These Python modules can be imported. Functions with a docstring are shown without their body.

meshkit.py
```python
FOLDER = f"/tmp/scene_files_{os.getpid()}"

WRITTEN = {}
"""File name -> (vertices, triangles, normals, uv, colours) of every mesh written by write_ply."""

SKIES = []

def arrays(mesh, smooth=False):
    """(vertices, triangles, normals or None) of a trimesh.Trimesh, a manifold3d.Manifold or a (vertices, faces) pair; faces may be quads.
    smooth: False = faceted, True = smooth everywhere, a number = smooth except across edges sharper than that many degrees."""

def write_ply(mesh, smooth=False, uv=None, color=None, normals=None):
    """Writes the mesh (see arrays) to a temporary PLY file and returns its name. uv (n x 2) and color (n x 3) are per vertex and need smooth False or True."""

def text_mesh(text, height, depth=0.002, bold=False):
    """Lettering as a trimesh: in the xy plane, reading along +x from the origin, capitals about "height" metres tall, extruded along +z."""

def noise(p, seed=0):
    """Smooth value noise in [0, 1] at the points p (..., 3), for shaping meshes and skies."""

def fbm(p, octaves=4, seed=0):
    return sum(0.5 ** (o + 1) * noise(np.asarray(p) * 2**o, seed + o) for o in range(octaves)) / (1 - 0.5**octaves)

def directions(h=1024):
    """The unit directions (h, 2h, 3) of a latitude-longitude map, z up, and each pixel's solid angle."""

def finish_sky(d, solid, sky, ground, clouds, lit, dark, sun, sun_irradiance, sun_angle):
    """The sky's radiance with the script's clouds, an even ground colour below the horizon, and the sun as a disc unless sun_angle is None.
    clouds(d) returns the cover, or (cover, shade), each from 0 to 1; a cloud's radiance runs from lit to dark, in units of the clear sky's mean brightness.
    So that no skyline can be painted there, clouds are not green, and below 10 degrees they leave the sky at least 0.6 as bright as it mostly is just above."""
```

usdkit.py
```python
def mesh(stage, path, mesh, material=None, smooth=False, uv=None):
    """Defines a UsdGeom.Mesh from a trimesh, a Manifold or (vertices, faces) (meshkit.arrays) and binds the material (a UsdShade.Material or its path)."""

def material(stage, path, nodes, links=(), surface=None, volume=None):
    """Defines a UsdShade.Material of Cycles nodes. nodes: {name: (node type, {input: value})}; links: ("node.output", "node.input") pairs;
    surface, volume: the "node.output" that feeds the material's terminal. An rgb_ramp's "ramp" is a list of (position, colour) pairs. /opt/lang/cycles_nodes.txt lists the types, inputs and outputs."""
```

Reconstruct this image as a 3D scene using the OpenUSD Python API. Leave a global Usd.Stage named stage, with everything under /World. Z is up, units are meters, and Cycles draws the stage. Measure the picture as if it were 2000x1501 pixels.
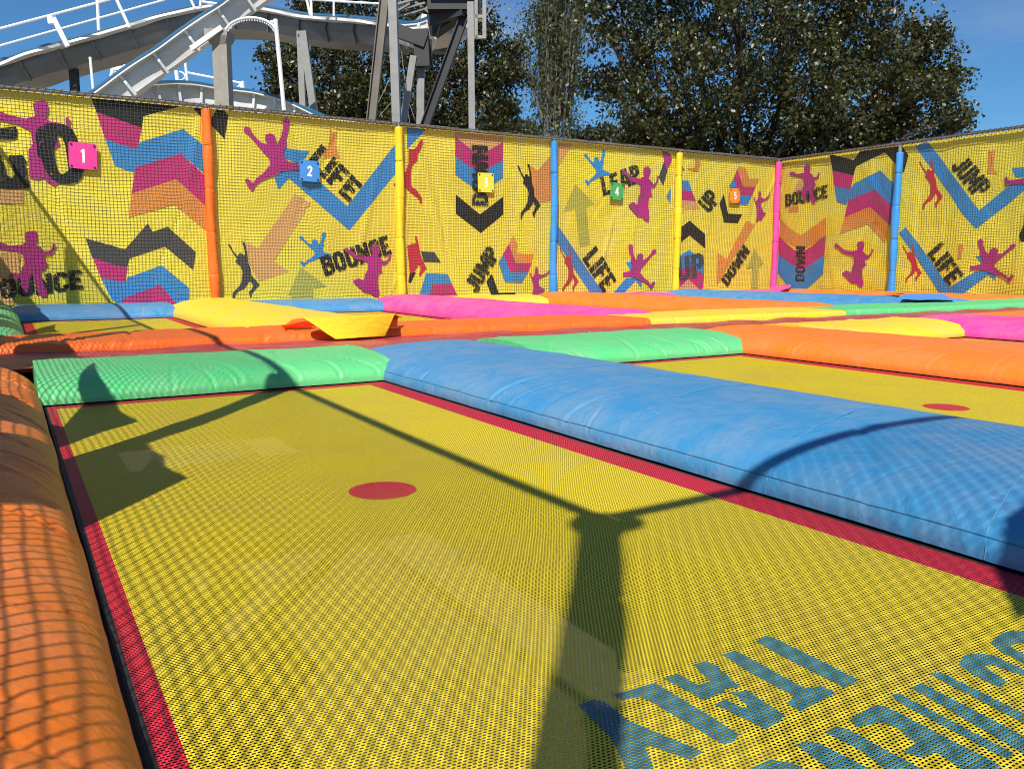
import math, random
import numpy as np
import trimesh
from shapely import affinity
from shapely.geometry import Polygon, LineString, box as sbox
from shapely.ops import unary_union
from pxr import Usd, UsdGeom, UsdLux, UsdShade, Gf, Sdf
import usdkit, meshkit

EXPOSURE, SKY_STRENGTH, SUN_INT, SKY_CLOUD, SKY_TINT = 0.27, 0.069, 1.25, (7.0, 7.4, 8.0), (0.58, 0.97, 1.22)

stage = Usd.Stage.CreateInMemory()
UsdGeom.SetStageUpAxis(stage, UsdGeom.Tokens.z)
UsdGeom.SetStageMetersPerUnit(stage, 1.0)
UsdGeom.Xform.Define(stage, '/World')
rng = np.random.default_rng(7)
U = 0.55                       # eye height above the trampoline beds; the court was measured in this unit

# ------------------------------------------------------------------ camera, sky, sun, exposure
PITCH, YAW, FOC = math.radians(8.093), math.radians(31.152), 1628.0
_f0 = np.array([0, math.cos(PITCH), -math.sin(PITCH)]); _u0 = np.array([0, math.sin(PITCH), math.cos(PITCH)])
_B = np.array([[math.cos(YAW), math.sin(YAW), 0], [-math.sin(YAW), math.cos(YAW), 0], [0, 0, 1]])
FWD, UP, RIGHT = _B @ _f0, _B @ _u0, _B @ np.array([1.0, 0, 0])
EYE = np.array([0, 0, U])
FLAT = _B @ np.array([0, 1.0, 0])
cam = UsdGeom.Camera.Define(stage, '/World/camera')
cam.AddTransformOp().Set(Gf.Matrix4d(*RIGHT, 0, *UP, 0, *(-FWD), 0, *EYE, 1))
cam.CreateHorizontalApertureAttr(36.0); cam.CreateVerticalApertureAttr(27.0)
cam.CreateFocalLengthAttr(36.0 * FOC / 2000); cam.CreateClippingRangeAttr(Gf.Vec2f(0.02, 5000))
cam.CreateExposureAttr(EXPOSURE)

SUN_EL = math.radians(46.9)
SUN = np.array([-0.6229 * math.cos(SUN_EL), -0.7823 * math.cos(SUN_EL), math.sin(SUN_EL)])
sky_look = usdkit.material(stage, '/World/Looks/sky', {
    'tc': ('texture_coordinate', {}),
    'map': ('mapping', {'scale': (1.2, 1.2, 5.0)}),
    'n': ('noise_texture', {'scale': 2.2, 'detail': 6.0, 'roughness': 0.55}),
    'ramp': ('rgb_ramp', {'ramp': [(0.0, (0, 0, 0)), (0.50, (0, 0, 0)), (0.80, (0.34, 0.34, 0.34)), (1.0, (0.5, 0.5, 0.5))]}),
    'sky': ('sky_texture', {'sky_type': 'single_scattering', 'sun_disc': False, 'sun_elevation': SUN_EL,
                            'sun_rotation': math.atan2(SUN[0], SUN[1]), 'altitude': 0.0, 'air_density': 1.0, 'aerosol_density': 0.1, 'ozone_density': 5.0}),
    'tint': ('mix_color', {'blend_type': 'multiply', 'fac': 1.0, 'b': SKY_TINT}),
    'mix': ('mix_color', {'b': SKY_CLOUD}),
    'bg': ('background_shader', {'strength': SKY_STRENGTH})},
    [('tc.generated', 'map.vector'), ('map.vector', 'n.vector'), ('n.fac', 'ramp.fac'), ('ramp.color', 'mix.fac'), ('sky.color', 'tint.a'), ('tint.result', 'mix.a'), ('mix.result', 'bg.color')],
    surface='bg.background')
dome = UsdLux.DomeLight.Define(stage, '/World/sky')
UsdShade.MaterialBindingAPI.Apply(dome.GetPrim()).Bind(sky_look)
dome.GetPrim().SetCustomDataByKey('kind', 'structure')
sun = UsdLux.DistantLight.Define(stage, '/World/sun')
_sx = np.cross([0, 0, 1.0], SUN); _sx /= np.linalg.norm(_sx); _sy = np.cross(SUN, _sx)
sun.AddTransformOp().Set(Gf.Matrix4d(*_sx, 0, *_sy, 0, *SUN, 0, 0, 0, 0, 1))
sun.CreateIntensityAttr(SUN_INT); sun.CreateAngleAttr(0.5); sun.CreateNormalizeAttr(True); sun.CreateColorAttr(Gf.Vec3f(1.0, 0.95, 0.86))

def at(px, py, depth):
    """World point seen at a pixel of the 2000-wide photograph, at a horizontal distance in metres along the view."""
    r = RIGHT * (px - 1000) / FOC + UP * (750.5 - py) / FOC + FWD
    return EYE + r * (depth / (r @ FLAT))

# ------------------------------------------------------------------ helpers
_used = {}
def _path(parent, name):
    k = _used.get((parent, name), 0); _used[(parent, name)] = k + 1
    return f"{parent}/{name}" + (f"_{k:03d}" if k else '')

def tag(prim, label=None, category=None, group=None, kind=None):
    for k, v in (('label', label), ('category', category), ('group', group), ('kind', kind)):
        if v: prim.SetCustomDataByKey(k, v)
    return prim

class Thing:
    def __init__(self, name, label, category, base=(0, 0, 0), group=None, kind=None):
        self.path = _path('/World', name); self.base = np.asarray(base, float)
        x = UsdGeom.Xform.Define(stage, self.path); x.AddTranslateOp().Set(Gf.Vec3d(*map(float, base)))
        self.prim = tag(x.GetPrim(), label, category, group, kind)

def obj(name, m, look, parent=None, smooth=False, label=None, category=None, group=None, kind=None):
    """One Mesh. m: trimesh or (verts, faces) in world metres. parent: Thing, Mesh holder (path, base) or None."""
    if isinstance(m, MB): m = m.get()
    if hasattr(m, 'vertices'): v, f = np.array(m.vertices), np.array(m.faces)
    else: v, f = np.asarray(m[0], float), np.asarray(m[1], int)
    if parent is None: p, b = '/World', np.zeros(3)
    else: p, b = parent.path, parent.base
    path = _path(p, name)
    g = usdkit.mesh(stage, path, (v - b, f), LOOKS[look] if isinstance(look, str) else look, smooth=smooth)
    tag(g.GetPrim(), label, category, group, kind)
    class H: pass
    h = H(); h.path = path; h.base = b; h.prim = g.GetPrim()
    return h

def tubes(P, r, n=4, axes=None, closed_ends=False):
    """P (K, M, 3) polylines of equal length; r scalar or (K, M). Vectorised tubes."""
    P = np.asarray(P, float); K, Mn, _ = P.shape
    if axes is None:
        T = np.gradient(P, axis=1); T /= np.linalg.norm(T, axis=2, keepdims=True) + 1e-12
        ref = np.where(np.abs(T[..., 2:3]) > 0.9, np.array([1.0, 0, 0]), np.array([0, 0, 1.0]))
        A = np.cross(T, ref); A /= np.linalg.norm(A, axis=2, keepdims=True) + 1e-12
        B = np.cross(T, A)
    else:
        A = np.broadcast_to(axes[0], P.shape); B = np.broadcast_to(axes[1], P.shape)
    r = np.broadcast_to(np.asarray(r, float), (K, Mn))[..., None]
    a = np.arange(n) * 2 * np.pi / n + np.pi / 4
    V = P[:, :, None] + r[:, :, None] * (np.cos(a)[:, None] * A[:, :, None] + np.sin(a)[:, None] * B[:, :, None])
    i = np.arange(K * Mn * n).reshape(K, Mn, n)
    q = [i[:, :-1], np.roll(i, -1, 2)[:, :-1], np.roll(i, -1, 2)[:, 1:], i[:, 1:]]
    F = np.concatenate([np.stack([q[0], q[1], q[2]], -1).reshape(-1, 3), np.stack([q[0], q[2], q[3]], -1).reshape(-1, 3)])
    if closed_ends:
        caps = []
        for k in range(1, n - 1):
            caps.append(np.stack([i[:, 0, 0], i[:, 0, k + 1], i[:, 0, k]], -1)); caps.append(np.stack([i[:, -1, 0], i[:, -1, k], i[:, -1, k + 1]], -1))
        F = np.concatenate([F] + caps)
    return V.reshape(-1, 3), F

class MB:
    """Collects pieces of one mesh."""
    def __init__(self): self.v, self.f, self.n = [], [], 0
    def add(self, v, f):
        v = np.asarray(v, float); self.v.append(v); self.f.append(np.asarray(f, int) + self.n); self.n += len(v); return self
    def tm(self, m): return self.add(m.vertices, m.faces)
    def box(self, lo, hi):
        lo, hi = np.minimum(lo, hi), np.maximum(lo, hi)
        b = trimesh.creation.box(extents=hi - lo); b.apply_translation((lo + hi) / 2); return self.tm(b)
    def beam(self, p0, p1, w, h, up=(0, 0, 1)):
        p0, p1 = np.asarray(p0, float), np.asarray(p1, float); t = p1 - p0; L = np.linalg.norm(t); t /= L
        a = np.cross(t, up)
        if np.linalg.norm(a) < 1e-3: a = np.cross(t, [0.86, 0.5, 0])
        a /= np.linalg.norm(a); b = np.cross(a, t)
        m = trimesh.creation.box(extents=(w, L, h)); R = np.eye(4); R[:3, 0], R[:3, 1], R[:3, 2], R[:3, 3] = a, t, b, (p0 + p1) / 2
        m.apply_transform(R); return self.tm(m)
    def tube(self, pts, r, n=8):
        v, f = tubes(np.asarray(pts, float)[None], r if np.ndim(r) == 0 else np.asarray(r)[None], n, closed_ends=True); return self.add(v, f)
    def get(self): return np.concatenate(self.v), np.concatenate(self.f)

def grid(P):
    """Faces for a (N, M, 3) grid of points."""
    N, Mn = P.shape[:2]; i = np.arange(N * Mn).reshape(N, Mn)
    a, b, c, d = i[:-1, :-1].ravel(), i[1:, :-1].ravel(), i[1:, 1:].ravel(), i[:-1, 1:].ravel()
    return P.reshape(-1, 3), np.concatenate([np.stack([a, b, c], 1), np.stack([a, c, d], 1)])

def fbm(x, y, s=0, o=4):
    x, y = np.broadcast_arrays(x, y)
    return meshkit.fbm(np.stack([x, y, np.full(x.shape, 3.7 + s)], -1), o, s) - 0.5

# ------------------------------------------------------------------ materials
LOOKS = {}
def look(name, nodes, links, surface): LOOKS[name] = usdkit.material(stage, '/World/Looks/' + name, nodes, links, surface=surface)

def vinyl(name, c, rough=0.42, dust=(0.42, 0.38, 0.33), dirt=0.35, bump=0.25):
    c = np.array(c)
    look(name, {
        'g': ('geometry', {}),
        'n1': ('noise_texture', {'scale': 4.3, 'detail': 9.0, 'roughness': 0.72}),
        'r1': ('rgb_ramp', {'ramp': [(0.0, (0, 0, 0)), (0.40, (0, 0, 0)), (0.80, (dirt,) * 3), (1.0, (dirt,) * 3)]}),
        'n2': ('noise_texture', {'scale': 24.0, 'detail': 5.0, 'roughness': 0.7}),
        'r2': ('rgb_ramp', {'ramp': [(0.0, (0, 0, 0)), (0.60, (0, 0, 0)), (0.78, (0.4, 0.4, 0.4)), (1.0, (0.4, 0.4, 0.4))]}),
        'map': ('mapping', {'scale': (40.0, 9.0, 30.0), 'rotation': (0, 0, 0.6)}),
        'n3': ('noise_texture', {'scale': 1.0, 'detail': 4.0, 'roughness': 0.6}),
        'r3': ('rgb_ramp', {'ramp': [(0.0, (0, 0, 0)), (0.67, (0, 0, 0)), (0.74, (0.35, 0.35, 0.35)), (1.0, (0.5, 0.5, 0.5))]}),
        'm1': ('mix_color', {'a': tuple(c), 'b': dust}),
        'm2': ('mix_color', {'b': tuple(c * 0.55)}),
        'm3': ('mix_color', {'b': tuple(np.minimum(c * 0.6 + 0.28, 0.8))}),
        'rr': ('rgb_ramp', {'ramp': [(0.0, (rough - 0.1,) * 3), (1.0, (rough + 0.22,) * 3)]}),
        'bm': ('mapping', {'scale': (9.0, 16.0, 14.0), 'rotation': (0, 0, 0.7)}), 'bw': ('noise_texture', {'scale': 1.0, 'detail': 5.0, 'roughness': 0.5, 'distortion': 1.2}),
        'b0': ('bump', {'strength': bump, 'distance': 0.022}),
        'bn': ('noise_texture', {'scale': 55.0, 'detail': 4.0, 'roughness': 0.6}),
        'b': ('bump', {'strength': bump, 'distance': 0.004}),
        'p': ('principled_bsdf', {'specular_ior_level': 0.45})},
        [('g.position', 'n1.vector'), ('g.position', 'n2.vector'), ('g.position', 'map.vector'), ('map.vector', 'n3.vector'), ('g.position', 'bn.vector'),
         ('n1.fac', 'r1.fac'), ('n2.fac', 'r2.fac'), ('n3.fac', 'r3.fac'), ('r1.color', 'm1.fac'), ('m1.result', 'm2.a'), ('r2.color', 'm2.fac'),
         ('m2.result', 'm3.a'), ('r3.color', 'm3.fac'), ('m3.result', 'p.base_color'), ('n2.fac', 'rr.fac'), ('rr.color', 'p.roughness'), ('bn.fac', 'b.height'), ('g.position', 'bm.vector'), ('bm.vector', 'bw.vector'), ('bw.fac', 'b0.height'), ('b0.normal', 'b.normal'), ('b.normal', 'p.normal')], 'p.BSDF')

def weave(name, c, c2):
    """Open woven bed: threads round staggered holes that let light and sight through."""
    look(name, {
        'g': ('geometry', {}),
        'brick': ('brick_texture', {'offset': 0.5, 'scale': 1.0, 'brick_width': 0.0070, 'row_height': 0.0052, 'mortar_size': 0.00118, 'mortar_smooth': 0.0, 'color1': (0, 0, 0), 'color2': (0, 0, 0), 'mortar': (1, 1, 1)}),
        'warp': ('noise_texture', {'scale': 2.5, 'detail': 2.0}),
        'wm': ('vector_math', {'math_type': 'multiply_add', 'vector2': (0.012, 0.012, 0.0)}),
        'n1': ('noise_texture', {'scale': 2.2, 'detail': 6.0, 'roughness': 0.6}),
        'n2': ('noise_texture', {'scale': 300.0, 'detail': 2.0}),
        'm1': ('mix_color', {'a': tuple(c), 'b': tuple(c2)}),
        'r1': ('rgb_ramp', {'ramp': [(0.0, (0, 0, 0)), (0.42, (0, 0, 0)), (0.75, (0.85, 0.85, 0.85)), (1.0, (1, 1, 1))]}),
        'm2': ('mix_color', {'b': tuple(np.array(c) * 0.6)}),
        'r2': ('rgb_ramp', {'ramp': [(0.0, (0, 0, 0)), (0.5, (0, 0, 0)), (0.75, (0.7, 0.7, 0.7)), (1.0, (0.7, 0.7, 0.7))]}),
        'b': ('bump', {'strength': 0.6, 'distance': 0.001}),
        't': ('transparent_bsdf', {}),
        'p': ('principled_bsdf', {'roughness': 0.5, 'specular_ior_level': 0.35}),
        'mix': ('mix_closure', {})},
        [('g.position', 'warp.vector'), ('warp.color', 'wm.vector1'), ('g.position', 'wm.vector3'), ('wm.vector', 'brick.vector'), ('g.position', 'n1.vector'), ('g.position', 'n2.vector'),
         ('n1.fac', 'r1.fac'), ('r1.color', 'm1.fac'), ('m1.result', 'm2.a'), ('n2.fac', 'r2.fac'), ('r2.color', 'm2.fac'), ('m2.result', 'p.base_color'), ('n2.fac', 'b.height'), ('b.normal', 'p.normal'),
         ('brick.fac', 'mix.fac'), ('t.BSDF', 'mix.closure1'), ('p.BSDF', 'mix.closure2')], 'mix.closure')

def plain(name, c, rough=0.5, spec=0.5, noise=None, amt=0.35, metal=0.0, bump=0.0, scale=6.0, c2=None):
    c = np.array(c); c2 = c * (1 - amt) if c2 is None else np.array(c2)
    look(name, {
        'g': ('geometry', {}), 'n': ('noise_texture', {'scale': scale, 'detail': 6.0, 'roughness': 0.62}),
        'r': ('rgb_ramp', {'ramp': [(0.0, tuple(c2)), (0.35, tuple(c2 * 0.5 + c * 0.5)), (0.62, tuple(c)), (1.0, tuple(np.minimum(c * 1.08, 0.9)))]}),
        'bn': ('noise_texture', {'scale': scale * 9, 'detail': 4.0}), 'b': ('bump', {'strength': bump, 'distance': 0.003}),
        'p': ('principled_bsdf', {'roughness': rough, 'specular_ior_level': spec, 'metallic': metal})},
        [('g.position', 'n.vector'), ('n.fac', 'r.fac'), ('r.color', 'p.base_color'), ('g.position', 'bn.vector'), ('bn.fac', 'b.height'), ('b.normal', 'p.normal')], 'p.BSDF')

def leaf(name, stops, rough=0.36, spec=0.6):
    look(name, {
        'g': ('geometry', {}), 'r': ('rgb_ramp', {'ramp': stops}),
        'p': ('principled_bsdf', {'roughness': rough, 'specular_ior_level': spec}), 't': ('translucent_bsdf', {}), 'm': ('mix_closure', {'fac': 0.18})},
        [('g.random_per_island', 'r.fac'), ('r.color', 'p.base_color'), ('r.color', 't.color'), ('p.BSDF', 'm.closure1'), ('t.BSDF', 'm.closure2')], 'm.closure')

vinyl('vinyl_blue', (0.04, 0.235, 0.48), dirt=0.40)
vinyl('vinyl_bright_blue', (0.05, 0.24, 0.62), dirt=0.15)
vinyl('vinyl_green', (0.10, 0.56, 0.19), dirt=0.30)
vinyl('vinyl_orange', (0.84, 0.19, 0.010), dirt=0.22)
vinyl('vinyl_lip_orange', (0.88, 0.14, 0.006), dirt=0.12)
vinyl('vinyl_pink', (0.78, 0.055, 0.33), dirt=0.35)
vinyl('vinyl_yellow', (0.82, 0.58, 0.02), dirt=0.35)
vinyl('vinyl_red', (0.42, 0.028, 0.035), rough=0.34, dirt=0.45, bump=0.4)
vinyl('sleeve_orange', (0.88, 0.15, 0.008), dirt=0.08)
vinyl('sleeve_yellow', (0.86, 0.60, 0.015), dirt=0.08)
vinyl('sleeve_blue', (0.035, 0.26, 0.66), dirt=0.08)
vinyl('sleeve_pink', (0.84, 0.06, 0.33), dirt=0.08)
weave('weave_yellow', (0.88, 0.68, 0.022), (0.76, 0.58, 0.06))
weave('weave_red', (0.74, 0.028, 0.06), (0.62, 0.06, 0.06))
weave('weave_teal', (0.035, 0.20, 0.30), (0.03, 0.24, 0.36))
plain('webbing', (0.02, 0.02, 0.018), rough=0.7)
plain('banner_yellow', (0.90, 0.74, 0.075), rough=0.45, spec=0.35, amt=0.10, scale=1.6, bump=0.15)
for nm, c in dict(black=(0.018, 0.018, 0.02), charcoal=(0.07, 0.068, 0.075), pink=(0.55, 0.035, 0.19), magenta=(0.46, 0.03, 0.22), red=(0.58, 0.03, 0.06), blue=(0.05, 0.27, 0.62),
                  orange=(0.78, 0.30, 0.07), tan=(0.76, 0.42, 0.15), olive=(0.50, 0.48, 0.09)).items():
    plain('print_' + nm, c, rough=0.45, spec=0.35, amt=0.14, scale=3.0, bump=0.15)
plain('net_cord', (0.085, 0.085, 0.05), rough=0.55, spec=0.5, amt=0.3, scale=20)
plain('black_cord', (0.02, 0.02, 0.022), rough=0.6)
plain('grey_steel', (0.30, 0.29, 0.28), rough=0.45, metal=0.35, amt=0.3, scale=9, bump=0.2)
plain('rusty_rail', (0.24, 0.20, 0.175), rough=0.6, amt=0.4, scale=14, bump=0.2)
plain('sign_pink', (0.78, 0.05, 0.30), rough=0.4, amt=0.08); plain('sign_blue', (0.06, 0.26, 0.66), rough=0.4, amt=0.08)
plain('sign_yellow', (0.84, 0.66, 0.05), rough=0.4, amt=0.08); plain('sign_green', (0.07, 0.36, 0.10), rough=0.4, amt=0.08); plain('sign_orange', (0.86, 0.24, 0.03), rough=0.4, amt=0.08)
plain('sign_white', (0.82, 0.82, 0.80), rough=0.4, amt=0.05)
plain('flume_white', (0.74, 0.74, 0.73), rough=0.38, amt=0.22, scale=2.5, bump=0.1)
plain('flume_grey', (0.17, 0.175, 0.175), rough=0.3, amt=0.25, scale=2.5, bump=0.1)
plain('flume_blue', (0.03, 0.13, 0.26), rough=0.4, amt=0.2)
plain('white_paint', (0.80, 0.80, 0.79), rough=0.4, amt=0.08)
plain('weathered_steel', (0.17, 0.145, 0.12), rough=0.6, metal=0.1, amt=0.4, scale=5, bump=0.25)
plain('galvanised', (0.27, 0.265, 0.255), rough=0.55, metal=0.15, amt=0.3, scale=7, bump=0.25)
plain('concrete', (0.33, 0.30, 0.26), rough=0.85, spec=0.3, amt=0.3, scale=8, bump=0.4)
plain('dark_steel', (0.03, 0.03, 0.031), rough=0.55, amt=0.3)
plain('gravel', (0.27, 0.225, 0.165), rough=0.95, spec=0.2, amt=0.45, scale=11, bump=0.8)
plain('frame_paint', (0.04, 0.04, 0.045), rough=0.6)
plain('bark', (0.075, 0.058, 0.042), rough=0.9, spec=0.2, amt=0.4, scale=12, bump=0.5)
plain('pale_bark', (0.17, 0.155, 0.125), rough=0.9, spec=0.2, amt=0.4, scale=12, bump=0.5)
leaf('leaves_dark', [(0.0, (0.050, 0.052, 0.010)), (0.35, (0.115, 0.104, 0.018)), (0.65, (0.175, 0.138, 0.024)), (0.85, (0.21, 0.115, 0.026)), (0.94, (0.32, 0.23, 0.04)), (1.0, (0.42, 0.38, 0.16))], rough=0.42, spec=0.6)
leaf('leaves_pale', [(0.0, (0.09, 0.105, 0.030)), (0.5, (0.145, 0.150, 0.045)), (1.0, (0.22, 0.19, 0.07))], rough=0.45)
leaf('leaves_olive', [(0.0, (0.06, 0.062, 0.018)), (0.5, (0.10, 0.09, 0.022)), (1.0, (0.18, 0.15, 0.04))], rough=0.4)

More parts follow.
